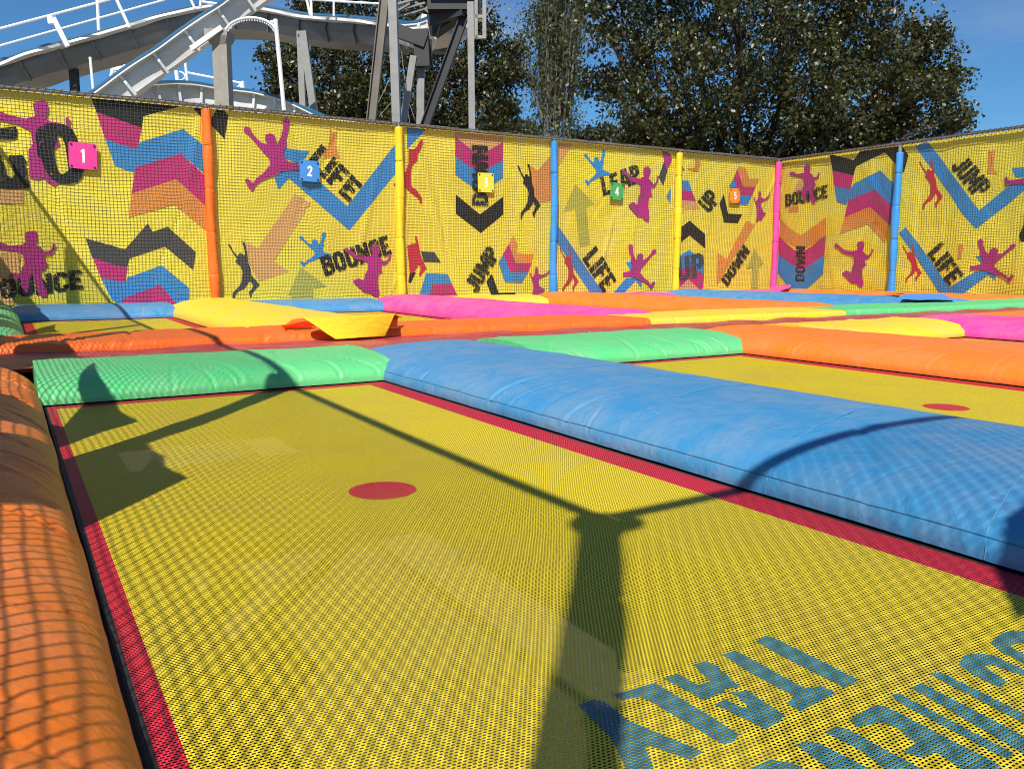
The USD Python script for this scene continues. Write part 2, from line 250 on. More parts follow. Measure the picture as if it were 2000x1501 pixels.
# flat prints of the banners, in metres along and up the fence; outlines of the bed lettering
PRINTS = [
(0,'chevron_print','black',[(0.948,2.449),(1.256,2.442),(1.274,2.405),(1.43,2.36),(1.498,2.433),(1.586,2.459),(2.114,2.46),(2.111,2.28),(1.992,2.408),(1.958,2.399),(1.487,2.23),(1.463,2.099),(1.229,2.169),(1.006,2.232)]),
(0,'chevron_print','pink',[(1.006,2.232),(1.229,2.169),(1.463,2.099),(1.401,1.863),(1.233,1.896),(1.075,1.951)]),
(0,'chevron_print','blue',[(1.075,1.951),(1.233,1.896),(1.401,1.863),(1.432,1.939),(1.91,2.124),(2.118,1.954),(2.309,1.814),(2.301,1.647),(2.113,1.636),(1.861,1.843),(1.368,1.657),(1.354,1.605),(1.29,1.613),(1.156,1.667)]),
(0,'chevron_print','pink',[(1.368,1.657),(1.861,1.843),(2.118,1.613),(2.139,1.221),(2.104,1.268),(1.801,1.549),(1.313,1.364)]),
(0,'chevron_print','orange',[(1.313,1.364),(1.801,1.549),(2.106,1.262),(2.103,0.968),(1.762,1.255),(1.265,1.094)]),
(0,'chevron_print','charcoal',[(0.81,0.856),(1.206,0.735),(1.467,1.036),(1.511,0.938),(1.676,1.003),(1.974,0.713),(1.934,0.502),(1.635,0.775),(1.248,0.637),(1.215,0.533),(1.089,0.562),(0.864,0.641)]),
(0,'chevron_print','pink',[(0.869,0.641),(1.089,0.562),(1.221,0.533),(1.184,0.364),(0.938,0.412)]),
(0,'chevron_print','blue',[(0.938,0.412),(1.184,0.364),(1.214,0.416),(1.59,0.556),(1.877,0.29),(1.855,0.084),(1.734,0.087),(1.555,0.33),(1.151,0.171),(1.125,0.101),(1.033,0.174)]),
(0,'chevron_print','pink',[(1.151,0.177),(1.555,0.33),(1.75,0.074),(1.135,0.09)]),
(0,'patch_print','tan',[(-0.006,1.349),(0.248,1.367),(0.237,1.21),(-0.017,1.2)]),
(0,'patch_print','tan',[(-0.055,0.696),(0.172,0.698),(0.146,0.468),(0.064,0.127),(-0.097,0.12)]),
(0,'jumper_print','magenta',[(0.06,2.159),(0.09,2.156),(0.15,2.132),(0.261,2.108),(0.323,2.101),(0.398,2.131),(0.409,2.138),(0.403,2.202),(0.397,2.259),(0.43,2.286),(0.516,2.306),(0.544,2.25),(0.539,2.179),(0.503,2.117),(0.565,2.087),(0.672,2.073),(0.699,2.063),(0.698,2.134),(0.721,2.154),(0.746,2.114),(0.731,2.054),(0.712,2.016),(0.645,1.999),(0.599,1.948),(0.625,1.855),(0.567,1.803),(0.522,1.776),(0.477,1.583),(0.515,1.513),(0.586,1.445),(0.54,1.406),(0.479,1.451),(0.439,1.491),(0.394,1.471),(0.316,1.479),(0.32,1.621),(0.321,1.774),(0.367,1.836),(0.356,1.976),(0.285,2.011),(0.235,2.036),(0.164,2.047),(0.054,2.066)]),
(0,'big_lettering_print','black',[(0.397,1.932),(0.427,2.011),(0.499,2.058),(0.586,2.075),(0.683,2.067),(0.756,2.026),(0.79,1.957),(0.801,1.867),(0.823,1.7),(0.839,1.591),(0.817,1.517),(0.763,1.459),(0.673,1.437),(0.586,1.439),(0.514,1.489),(0.466,1.582),(0.441,1.676),(0.402,1.732),(0.404,1.839)],[(0.604,1.948),(0.647,1.94),(0.674,1.858),(0.682,1.739),(0.689,1.595),(0.683,1.576),(0.625,1.537),(0.584,1.577),(0.569,1.672),(0.56,1.779),(0.594,1.876)]),
(0,'big_lettering_print','black',[(0.047,1.98),(0.223,2.009),(0.231,1.977),(0.223,1.895),(0.204,1.882),(0.038,1.864)]),
(0,'big_lettering_print','black',[(0.029,1.731),(0.059,1.733),(0.075,1.676),(0.104,1.503),(0.143,1.47),(0.176,1.507),(0.163,1.611),(0.131,1.668),(0.139,1.709),(0.264,1.717),(0.292,1.666),(0.292,1.513),(0.31,1.395),(0.292,1.371),(0.134,1.357),(0.001,1.363)]),
(0,'jumper_print','magenta',[(-0.048,0.788),(-0.01,0.799),(0.018,0.794),(0.072,0.762),(0.129,0.768),(0.187,0.774),(0.227,0.797),(0.22,0.84),(0.225,0.9),(0.274,0.923),(0.328,0.93),(0.344,0.886),(0.335,0.82),(0.317,0.782),(0.369,0.749),(0.39,0.705),(0.444,0.706),(0.476,0.745),(0.485,0.795),(0.513,0.779),(0.505,0.734),(0.461,0.667),(0.402,0.667),(0.394,0.622),(0.42,0.567),(0.391,0.511),(0.351,0.489),(0.347,0.444),(0.362,0.366),(0.394,0.265),(0.385,0.209),(0.332,0.216),(0.306,0.267),(0.27,0.456),(0.251,0.456),(0.209,0.268),(0.191,0.23),(0.164,0.247),(0.151,0.413),(0.096,0.435),(0.053,0.43),(0.05,0.457),(0.089,0.468),(0.16,0.468),(0.174,0.534),(0.201,0.566),(0.198,0.665),(0.167,0.692),(0.096,0.703),(0.031,0.718),(-0.052,0.734)]),
(1,'chevron_print','black',[(2.327,2.428),(2.372,2.385),(2.428,2.32),(2.373,2.044),(2.267,2.153),(2.2,2.218)]),
(1,'tick_print','blue',[(3.076,1.992),(3.399,1.971),(3.316,1.853),(3.5,1.852),(3.519,1.613),(3.877,1.313),(4.599,2.185),(5.088,2.836),(5.334,2.767),(4.666,1.885),(3.896,1.006),(3.127,1.63),(2.993,1.481),(2.942,1.633),(3.053,1.713),(3.253,1.731),(3.256,1.812),(3.084,1.863)]),
(1,'arrow_print','tan',[(3.203,1.446),(3.396,1.334),(2.901,0.608),(3.089,0.477),(2.701,0.36),(2.619,0.519),(2.509,0.87),(2.709,0.765)]),
(1,'arrow_print','olive',[(3.236,0.538),(3.567,0.289),(3.384,0.261),(3.391,0.043),(3.104,0.05),(3.099,0.183),(3.058,0.184)]),
(1,'jumper_print','magenta',[(2.593,2.15),(2.608,2.205),(2.626,2.212),(2.68,2.193),(2.679,2.157),(2.743,2.084),(2.79,2.039),(2.864,2.02),(2.848,2.079),(2.856,2.129),(2.906,2.151),(2.962,2.137),(2.979,2.089),(2.989,2.023),(3.043,2.119),(3.073,2.231),(3.07,2.304),(3.116,2.351),(3.159,2.324),(3.151,2.274),(3.135,2.199),(3.106,2.111),(3.11,2.025),(3.075,1.961),(3.072,1.875),(3.134,1.823),(3.249,1.812),(3.253,1.737),(3.13,1.724),(3.027,1.705),(2.924,1.644),(2.771,1.575),(2.7,1.51),(2.679,1.454),(2.642,1.465),(2.597,1.542),(2.586,1.584),(2.624,1.604),(2.653,1.563),(2.689,1.552),(2.723,1.609),(2.812,1.675),(2.898,1.778),(2.882,1.863),(2.822,1.92),(2.775,1.977),(2.705,2.057),(2.647,2.118)]),
(1,'jumper_print','blue',[(3.228,0.893),(3.237,0.921),(3.249,0.924),(3.283,0.912),(3.282,0.894),(3.323,0.855),(3.353,0.831),(3.4,0.819),(3.389,0.85),(3.394,0.874),(3.425,0.884),(3.46,0.875),(3.471,0.851),(3.478,0.817),(3.511,0.864),(3.529,0.92),(3.526,0.957),(3.554,0.979),(3.581,0.964),(3.577,0.939),(3.567,0.902),(3.55,0.858),(3.553,0.815),(3.532,0.784),(3.531,0.74),(3.569,0.712),(3.641,0.704),(3.643,0.666),(3.568,0.663),(3.504,0.656),(3.44,0.628),(3.345,0.597),(3.301,0.566),(3.289,0.538),(3.266,0.544),(3.236,0.584),(3.229,0.606),(3.253,0.615),(3.271,0.593),(3.294,0.587),(3.315,0.615),(3.37,0.646),(3.423,0.696),(3.413,0.739),(3.375,0.769),(3.345,0.8),(3.3,0.842),(3.262,0.875)]),
(1,'jumper_print','charcoal',[(2.349,0.806),(2.376,0.81),(2.406,0.733),(2.461,0.665),(2.472,0.695),(2.501,0.705),(2.539,0.676),(2.55,0.705),(2.534,0.793),(2.516,0.822),(2.546,0.836),(2.563,0.793),(2.578,0.695),(2.584,0.597),(2.61,0.519),(2.616,0.43),(2.672,0.37),(2.709,0.316),(2.637,0.241),(2.606,0.202),(2.61,0.172),(2.585,0.172),(2.574,0.232),(2.608,0.261),(2.63,0.311),(2.593,0.371),(2.572,0.341),(2.521,0.273),(2.451,0.244),(2.411,0.195),(2.399,0.146),(2.374,0.157),(2.383,0.225),(2.464,0.303),(2.495,0.362),(2.51,0.48),(2.484,0.548),(2.429,0.597),(2.436,0.62),(2.455,0.626),(2.405,0.704)]),
(1,'patch_print','orange',[(3.675,2.305),(3.707,2.233),(3.768,2.237),(3.749,2.059),(3.792,1.921),(3.582,1.908),(3.606,2.01),(3.653,2.026)]),
(1,'jumper_print','magenta',[(3.821,0.769),(3.85,0.786),(3.897,0.754),(3.992,0.688),(4.129,0.673),(4.209,0.698),(4.191,0.773),(4.212,0.815),(4.282,0.824),(4.321,0.783),(4.309,0.724),(4.278,0.682),(4.327,0.64),(4.367,0.606),(4.418,0.632),(4.44,0.691),(4.43,0.717),(4.47,0.7),(4.459,0.649),(4.386,0.564),(4.336,0.573),(4.324,0.505),(4.343,0.463),(4.283,0.446),(4.27,0.336),(4.287,0.2),(4.275,0.141),(4.215,0.15),(4.166,0.193),(4.077,0.203),(4.0,0.272),(3.934,0.331),(3.925,0.356),(4.004,0.389),(4.071,0.355),(4.093,0.438),(4.135,0.505),(4.137,0.597),(4.049,0.622),(3.952,0.647),(3.896,0.704),(3.867,0.721),(3.829,0.728)]),
(1,'jumper_print','red',[(4.756,2.093),(4.826,2.089),(4.877,2.137),(4.929,2.221),(4.96,2.242),(4.969,2.198),(4.927,2.105),(4.885,2.039),(4.874,1.957),(4.802,1.89),(4.78,1.79),(4.787,1.61),(4.867,1.559),(4.937,1.471),(4.946,1.398),(4.915,1.388),(4.895,1.451),(4.765,1.537),(4.647,1.621),(4.605,1.529),(4.528,1.615),(4.63,1.781),(4.689,1.749),(4.752,1.914)]),
(2,'tick_print','blue',[(4.742,2.394),(5.054,2.402),(4.736,2.091)]),
(2,'jumper_print','red',[(4.756,2.093),(4.826,2.089),(4.877,2.137),(4.929,2.221),(4.96,2.242),(4.969,2.198),(4.927,2.105),(4.885,2.039),(4.874,1.957),(4.802,1.89),(4.78,1.79),(4.787,1.61),(4.867,1.559),(4.937,1.471),(4.946,1.398),(4.915,1.388),(4.895,1.451),(4.765,1.537),(4.686,1.605),(4.689,1.749),(4.752,1.914)]),
(2,'chevron_print','tan',[(5.46,2.417),(6.227,2.385),(6.227,2.294),(5.835,2.078),(5.459,2.311)]),
(2,'chevron_print','pink',[(5.459,2.311),(5.835,2.078),(6.227,2.294),(6.227,2.039),(5.833,1.835),(5.456,2.049)]),
(2,'chevron_print','blue',[(5.456,2.049),(5.833,1.835),(6.227,2.039),(6.226,1.794),(5.843,1.575),(5.453,1.8)]),
(2,'chevron_print','black',[(5.461,1.531),(5.841,1.271),(6.226,1.535),(6.225,1.283),(5.851,1.013),(5.463,1.269)]),
(2,'arrow_print','orange',[(6.656,2.011),(6.823,1.933),(7.051,2.173),(7.593,2.591),(7.603,1.947),(7.056,1.518),(6.717,1.436),(6.692,1.896)]),
(2,'jumper_print','black',[(6.457,1.978),(6.485,1.984),(6.521,1.897),(6.582,1.822),(6.592,1.856),(6.623,1.869),(6.663,1.838),(6.674,1.872),(6.653,1.972),(6.632,2.004),(6.663,2.021),(6.683,1.973),(6.704,1.862),(6.715,1.75),(6.746,1.661),(6.757,1.56),(6.82,1.494),(6.862,1.434),(6.789,1.344),(6.758,1.298),(6.765,1.263),(6.738,1.263),(6.723,1.331),(6.758,1.366),(6.778,1.424),(6.737,1.491),(6.716,1.456),(6.665,1.374),(6.593,1.338),(6.553,1.28),(6.543,1.223),(6.516,1.233),(6.522,1.313),(6.603,1.406),(6.634,1.475),(6.644,1.611),(6.613,1.689),(6.552,1.742),(6.558,1.769),(6.578,1.777),(6.521,1.863)]),
(2,'jumper_print','red',[(4.773,0.844),(4.844,0.854),(4.826,0.955),(4.856,0.947),(4.885,0.836),(4.904,0.725),(4.933,0.632),(4.993,0.52),(4.919,0.446),(4.898,0.408),(4.878,0.427),(4.91,0.52),(4.88,0.576),(4.786,0.446),(4.745,0.446),(4.711,0.816)]),
(2,'chevron_print','charcoal',[(4.918,0.744),(5.122,0.736),(5.215,0.596),(4.953,0.604)]),
(2,'chevron_print','black',[(4.745,0.446),(4.837,0.465),(4.753,0.316),(4.722,0.335)]),
(2,'chevron_print','blue',[(4.992,0.455),(5.32,0.434),(5.383,0.306),(5.078,0.294),(5.018,0.067),(4.851,0.071)]),
(2,'chevron_print','pink',[(5.084,0.294),(5.383,0.306),(5.511,0.057),(4.997,0.068)]),
(2,'chevron_print','orange',[(6.399,0.984),(6.469,0.857),(6.446,0.737),(6.744,0.72),(6.709,0.589),(6.434,0.588),(6.317,0.865)]),
(2,'chevron_print','pink',[(6.317,0.865),(6.434,0.584),(6.709,0.589),(6.649,0.454),(6.34,0.455),(6.22,0.72)]),
(2,'chevron_print','blue',[(6.22,0.72),(6.34,0.455),(6.649,0.454),(6.541,0.307),(6.247,0.32),(6.143,0.598)]),
(2,'chevron_print','black',[(6.028,0.44),(6.142,0.163),(6.435,0.158),(6.399,0.098),(6.027,0.115),(5.937,0.323)]),
(2,'jumper_print','magenta',[(6.673,0.435),(6.693,0.448),(6.704,0.381),(6.755,0.414),(6.766,0.461),(6.765,0.521),(6.807,0.528),(6.828,0.488),(6.818,0.441),(6.891,0.414),(6.985,0.46),(6.995,0.494),(7.027,0.474),(7.006,0.447),(6.912,0.393),(6.839,0.367),(6.829,0.299),(6.86,0.232),(6.923,0.217),(6.934,0.197),(6.871,0.143),(6.83,0.104),(6.778,0.118),(6.757,0.091),(6.715,0.106),(6.736,0.233),(6.725,0.327),(6.704,0.368)]),
(3,'arrow_print','tan',[(7.035,2.192),(7.185,2.348),(7.441,2.351),(7.198,2.023),(7.038,1.834)]),
(3,'arrow_print','olive',[(7.489,1.774),(7.866,1.487),(7.705,1.438),(7.79,0.868),(7.587,0.831),(7.494,1.406),(7.276,1.348)]),
(3,'tick_print','blue',[(7.124,1.235),(7.186,1.145),(8.101,0.071),(7.846,0.076),(7.126,0.951)]),
(3,'tick_print','blue',[(8.202,0.069),(8.502,0.351),(8.839,0.376),(8.82,0.203),(8.7,0.313),(8.53,0.171),(8.406,0.065)]),
(3,'tick_print','blue',[(8.496,0.61),(8.75,0.611),(8.754,0.476),(8.591,0.476)]),
(3,'arrow_print','charcoal',[(9.244,2.234),(9.321,2.078),(9.234,1.833),(9.134,1.961)]),
(3,'jumper_print','magenta',[(9.192,2.38),(9.348,2.347),(9.399,2.261),(9.366,2.17),(9.273,2.076),(9.232,2.233)]),
(3,'arrow_print','blue',[(9.403,1.814),(9.401,1.543),(9.311,1.666)]),
(3,'jumper_print','blue',[(7.652,2.194),(7.66,2.228),(7.673,2.233),(7.713,2.22),(7.713,2.198),(7.763,2.152),(7.799,2.124),(7.852,2.112),(7.838,2.149),(7.842,2.18),(7.878,2.193),(7.918,2.185),(7.932,2.155),(7.942,2.114),(7.977,2.173),(7.994,2.243),(7.988,2.288),(8.019,2.317),(8.051,2.3),(8.047,2.269),(8.039,2.223),(8.022,2.169),(8.028,2.116),(8.006,2.076),(8.007,2.023),(8.053,1.991),(8.135,1.984),(8.141,1.938),(8.054,1.93),(7.982,1.918),(7.91,1.88),(7.803,1.836),(7.755,1.796),(7.742,1.761),(7.715,1.767),(7.679,1.815),(7.67,1.841),(7.696,1.854),(7.719,1.828),(7.746,1.822),(7.767,1.857),(7.829,1.899),(7.886,1.962),(7.872,2.015),(7.827,2.05),(7.79,2.086),(7.736,2.135),(7.691,2.174)]),
(3,'jumper_print','magenta',[(8.372,2.022),(8.405,2.045),(8.462,2.006),(8.577,1.929),(8.738,1.916),(8.829,1.953),(8.803,2.046),(8.825,2.101),(8.906,2.116),(8.954,2.066),(8.944,1.991),(8.911,1.936),(8.971,1.885),(9.019,1.845),(9.077,1.88),(9.099,1.956),(9.086,1.988),(9.134,1.969),(9.124,1.904),(9.045,1.793),(8.985,1.801),(8.976,1.714),(9.001,1.662),(8.932,1.637),(8.924,1.498),(8.953,1.326),(8.943,1.25),(8.872,1.259),(8.813,1.311),(8.708,1.319),(8.614,1.401),(8.532,1.473),(8.52,1.504),(8.61,1.55),(8.691,1.511),(8.711,1.618),(8.755,1.705),(8.752,1.821),(8.648,1.848),(8.533,1.874),(8.463,1.943),(8.429,1.963),(8.384,1.97)]),
(3,'jumper_print','red',[(7.21,0.816),(7.234,0.82),(7.267,0.741),(7.322,0.671),(7.331,0.701),(7.358,0.711),(7.394,0.681),(7.403,0.711),(7.384,0.801),(7.365,0.831),(7.392,0.846),(7.411,0.802),(7.43,0.702),(7.44,0.601),(7.469,0.52),(7.479,0.429),(7.535,0.368),(7.572,0.313),(7.509,0.236),(7.482,0.196),(7.488,0.165),(7.464,0.165),(7.451,0.227),(7.481,0.257),(7.499,0.307),(7.462,0.369),(7.444,0.338),(7.399,0.268),(7.336,0.238),(7.3,0.188),(7.292,0.138),(7.268,0.148),(7.273,0.219),(7.344,0.299),(7.371,0.359),(7.378,0.48),(7.35,0.551),(7.296,0.601),(7.301,0.625),(7.319,0.631),(7.268,0.711)]),
(3,'jumper_print','magenta',[(9.112,0.769),(9.098,0.815),(9.078,0.82),(9.02,0.799),(9.021,0.769),(8.952,0.702),(8.901,0.661),(8.825,0.64),(8.842,0.691),(8.835,0.732),(8.783,0.746),(8.726,0.731),(8.708,0.69),(8.697,0.635),(8.644,0.71),(8.617,0.8),(8.622,0.861),(8.577,0.895),(8.533,0.87),(8.541,0.83),(8.555,0.77),(8.582,0.7),(8.577,0.629),(8.61,0.579),(8.612,0.508),(8.55,0.463),(8.437,0.448),(8.433,0.388),(8.552,0.382),(8.653,0.372),(8.757,0.325),(8.913,0.272),(8.986,0.22),(9.007,0.173),(9.046,0.183),(9.096,0.25),(9.108,0.286),(9.068,0.302),(9.036,0.266),(8.998,0.256),(8.964,0.303),(8.871,0.355),(8.786,0.437),(8.803,0.508),(8.866,0.559),(8.916,0.61),(8.991,0.682),(9.055,0.738)]),
(4,'chevron_print','black',[(9.452,2.234),(9.602,2.244),(9.679,2.093),(9.456,2.11)]),
(4,'chevron_print','blue',[(9.463,1.941),(9.787,1.935),(9.865,1.774),(9.468,1.793)]),
(4,'chevron_print','pink',[(9.468,1.793),(9.865,1.774),(9.955,1.612),(9.636,1.622),(9.478,1.519)]),
(4,'chevron_print','tan',[(9.478,1.519),(9.636,1.619),(9.955,1.609),(10.054,1.494),(9.703,1.467),(9.529,1.221)]),
(4,'jumper_print','orange',[(9.916,2.301),(10.031,2.278),(9.986,2.103),(9.707,2.132),(9.901,2.148)]),
(4,'chevron_print','orange',[(10.903,2.225),(11.059,2.234),(11.183,2.037),(11.433,2.058),(11.339,1.903),(11.032,1.904),(10.885,2.146)]),
(4,'chevron_print','pink',[(10.883,2.2),(11.025,1.907),(11.339,1.895),(11.256,1.754),(10.951,1.752),(10.814,2.042)]),
(4,'chevron_print','blue',[(10.809,2.037),(10.951,1.752),(11.256,1.754),(11.162,1.595),(10.892,1.601),(10.711,1.905)]),
(4,'chevron_print','black',[(10.587,1.76),(10.701,1.438),(11.047,1.433),(10.943,1.28),(10.61,1.287),(10.497,1.602)]),
(4,'jumper_print','magenta',[(11.303,1.727),(11.325,1.744),(11.341,1.665),(11.396,1.707),(11.404,1.763),(11.4,1.835),(11.446,1.845),(11.472,1.798),(11.463,1.742),(11.547,1.713),(11.648,1.774),(11.657,1.814),(11.694,1.792),(11.673,1.758),(11.571,1.69),(11.492,1.655),(11.485,1.575),(11.525,1.496),(11.596,1.482),(11.609,1.458),(11.543,1.392),(11.499,1.342),(11.44,1.357),(11.419,1.324),(11.372,1.339),(11.386,1.491),(11.368,1.603),(11.342,1.649)]),
(4,'chevron_print','black',[(9.823,1.293),(10.178,1.079),(10.183,0.847),(9.832,1.057),(9.502,0.855),(9.493,1.096)]),
(4,'chevron_print','blue',[(9.509,0.658),(9.832,0.813),(10.177,0.598),(10.186,0.395),(9.841,0.567),(9.518,0.399)]),
(4,'chevron_print','pink',[(9.528,0.139),(9.518,0.399),(9.821,0.567),(10.183,0.383),(10.166,0.129)]),
(4,'chevron_print','tan',[(9.83,0.328),(10.134,0.129),(9.569,0.138)]),
(4,'arrow_print','orange',[(11.154,1.337),(11.353,1.262),(11.001,0.808),(10.85,0.695),(10.486,0.219),(10.482,0.772),(10.696,0.663)]),
(4,'arrow_print','olive',[(11.365,0.86),(11.614,0.601),(11.5,0.535),(11.5,0.142),(11.336,0.144),(11.337,0.527),(11.2,0.503)]),
(5,'patch_print','tan',[(0.382,2.024),(0.503,2.014),(0.466,1.826),(0.284,1.82)]),
(5,'patch_print','orange',[(0.212,1.572),(0.409,1.58),(0.415,1.473),(0.193,1.475)]),
(5,'chevron_print','black',[(1.001,2.395),(1.103,2.365),(1.479,2.244),(1.587,2.369),(1.616,2.397),(2.425,2.388),(2.456,2.217),(2.4,1.962),(2.215,2.133),(2.037,2.306),(1.529,2.141),(1.485,2.002),(1.074,2.121)]),
(5,'chevron_print','pink',[(1.074,2.121),(1.485,2.002),(1.457,1.78),(1.136,1.859)]),
(5,'chevron_print','blue',[(1.136,1.859),(1.457,1.78),(1.494,1.867),(1.967,2.037),(2.279,1.777),(2.307,1.398),(1.896,1.755),(1.415,1.602),(1.387,1.54),(1.197,1.597)]),
(5,'chevron_print','pink',[(1.415,1.598),(1.896,1.755),(2.307,1.39),(2.325,1.139),(2.205,1.187),(1.823,1.487),(1.367,1.34)]),
(5,'chevron_print','orange',[(1.367,1.34),(1.823,1.487),(2.195,1.187),(2.136,0.9),(1.8,1.212),(1.298,1.067)]),
(5,'chevron_print','orange',[(-0.005,1.387),(0.233,1.219),(0.488,1.074),(0.999,1.358),(1.007,1.058),(0.527,0.82),(0.014,1.058)]),
(5,'chevron_print','pink',[(0.014,1.058),(0.38,0.819),(0.6,0.815),(1.007,1.058),(1.005,0.728),(0.524,0.469),(0.032,0.744)]),
(5,'chevron_print','blue',[(0.019,0.744),(0.524,0.469),(1.005,0.728),(1.001,0.414),(0.641,0.138),(0.373,0.112),(0.025,0.426)]),
(5,'jumper_print','magenta',[(0.202,2.172),(0.245,2.178),(0.278,2.17),(0.346,2.133),(0.41,2.132),(0.475,2.132),(0.516,2.148),(0.503,2.189),(0.5,2.245),(0.552,2.26),(0.609,2.259),(0.633,2.217),(0.631,2.157),(0.618,2.124),(0.677,2.088),(0.706,2.046),(0.763,2.041),(0.792,2.073),(0.795,2.117),(0.826,2.099),(0.824,2.06),(0.786,2.004),(0.724,2.009),(0.721,1.97),(0.755,1.917),(0.733,1.869),(0.692,1.852),(0.695,1.812),(0.72,1.74),(0.767,1.646),(0.765,1.596),(0.707,1.605),(0.673,1.652),(0.61,1.828),(0.588,1.83),(0.567,1.659),(0.553,1.625),(0.52,1.642),(0.484,1.797),(0.418,1.822),(0.37,1.82),(0.363,1.847),(0.406,1.854),(0.486,1.847),(0.494,1.908),(0.518,1.936),(0.502,2.028),(0.463,2.057),(0.382,2.074),(0.304,2.096),(0.205,2.121)]),
(5,'jumper_print','magenta',[(1.22,0.903),(1.252,0.921),(1.31,0.882),(1.424,0.806),(1.577,0.786),(1.66,0.812),(1.633,0.894),(1.652,0.939),(1.725,0.946),(1.77,0.9),(1.763,0.837),(1.735,0.792),(1.79,0.746),(1.835,0.71),(1.884,0.736),(1.901,0.799),(1.889,0.826),(1.931,0.807),(1.924,0.754),(1.858,0.665),(1.806,0.674),(1.8,0.602),(1.824,0.557),(1.763,0.539),(1.76,0.42),(1.791,0.275),(1.785,0.211),(1.721,0.219),(1.665,0.264),(1.568,0.271),(1.477,0.344),(1.396,0.408),(1.383,0.436),(1.468,0.474),(1.546,0.437),(1.562,0.529),(1.6,0.603),(1.593,0.703),(1.494,0.732),(1.384,0.761),(1.313,0.827),(1.279,0.846),(1.234,0.856)]),
(6,'chevron_print','black',[(2.312,2.385),(2.364,2.32),(2.456,2.217),(2.4,1.962),(2.339,2.01)]),
(6,'tick_print','blue',[(2.551,2.335),(2.733,2.397),(3.606,1.328),(3.975,1.641),(4.484,1.817),(4.498,1.654),(4.197,1.554),(3.581,1.072),(3.372,1.288)]),
(6,'tick_print','blue',[(4.005,1.877),(4.347,1.872),(4.36,1.72),(4.071,1.745)]),
(6,'tick_print','blue',[(2.383,1.052),(2.483,1.137),(3.249,0.231),(3.607,0.464),(3.725,0.494),(3.911,0.487),(3.893,0.348),(3.791,0.42),(3.462,0.145),(3.101,0.134)]),
(6,'tick_print','blue',[(3.604,0.687),(3.821,0.692),(3.838,0.568),(3.704,0.568)]),
(6,'jumper_print','magenta',[(3.922,1.758),(3.958,1.762),(3.975,1.718),(4.361,1.713),(4.366,1.651),(3.981,1.654),(3.939,1.644)]),
(6,'patch_print','orange',[(3.666,2.154),(3.769,2.142),(3.746,1.888),(3.824,1.824),(3.678,1.83)]),
(6,'patch_print','orange',[(3.344,0.855),(3.422,0.854),(3.406,0.659),(3.344,0.644)]),
(6,'arrow_print','black',[(4.408,1.153),(4.235,1.09),(4.185,0.965),(4.227,0.879),(4.431,0.874)]),
(6,'jumper_print','red',[(2.628,2.105),(2.654,2.106),(2.695,2.019),(2.757,1.941),(2.764,1.971),(2.791,1.979),(2.831,1.944),(2.838,1.974),(2.812,2.069),(2.791,2.102),(2.818,2.114),(2.84,2.067),(2.867,1.961),(2.884,1.857),(2.918,1.772),(2.934,1.679),(2.994,1.613),(3.034,1.555),(2.976,1.481),(2.952,1.441),(2.96,1.409),(2.936,1.411),(2.918,1.474),(2.947,1.503),(2.962,1.553),(2.92,1.618),(2.904,1.588),(2.863,1.519),(2.8,1.492),(2.766,1.442),(2.76,1.39),(2.735,1.402),(2.735,1.475),(2.805,1.554),(2.828,1.614),(2.828,1.739),(2.794,1.814),(2.734,1.871),(2.738,1.895),(2.756,1.9),(2.697,1.988)]),
(6,'jumper_print','red',[(2.45,0.859),(2.472,0.862),(2.505,0.795),(2.556,0.737),(2.562,0.761),(2.585,0.769),(2.617,0.744),(2.623,0.769),(2.602,0.843),(2.585,0.868),(2.608,0.879),(2.626,0.843),(2.647,0.76),(2.661,0.678),(2.689,0.612),(2.702,0.538),(2.751,0.489),(2.785,0.445),(2.736,0.382),(2.716,0.349),(2.722,0.324),(2.702,0.324),(2.688,0.373),(2.712,0.398),(2.724,0.439),(2.69,0.488),(2.676,0.464),(2.642,0.406),(2.59,0.38),(2.561,0.338),(2.557,0.296),(2.536,0.304),(2.536,0.363),(2.594,0.43),(2.613,0.48),(2.614,0.579),(2.586,0.637),(2.537,0.679),(2.54,0.699),(2.555,0.704),(2.507,0.77)]),
(6,'jumper_print','magenta',[(4.156,0.808),(4.142,0.846),(4.124,0.851),(4.075,0.835),(4.077,0.81),(4.018,0.756),(3.975,0.723),(3.907,0.707),(3.921,0.749),(3.912,0.783),(3.864,0.797),(3.812,0.785),(3.797,0.751),(3.789,0.704),(3.736,0.769),(3.706,0.847),(3.708,0.898),(3.664,0.93),(3.623,0.909),(3.632,0.874),(3.648,0.822),(3.677,0.762),(3.676,0.701),(3.709,0.658),(3.714,0.597),(3.657,0.558),(3.548,0.545),(3.546,0.493),(3.663,0.489),(3.76,0.481),(3.858,0.443),(4.001,0.401),(4.068,0.36),(4.088,0.322),(4.122,0.331),(4.163,0.386),(4.171,0.416),(4.137,0.428),(4.111,0.398),(4.077,0.389),(4.045,0.427),(3.961,0.469),(3.88,0.537),(3.892,0.597),(3.947,0.639),(3.99,0.681),(4.054,0.739),(4.107,0.784)]),
]
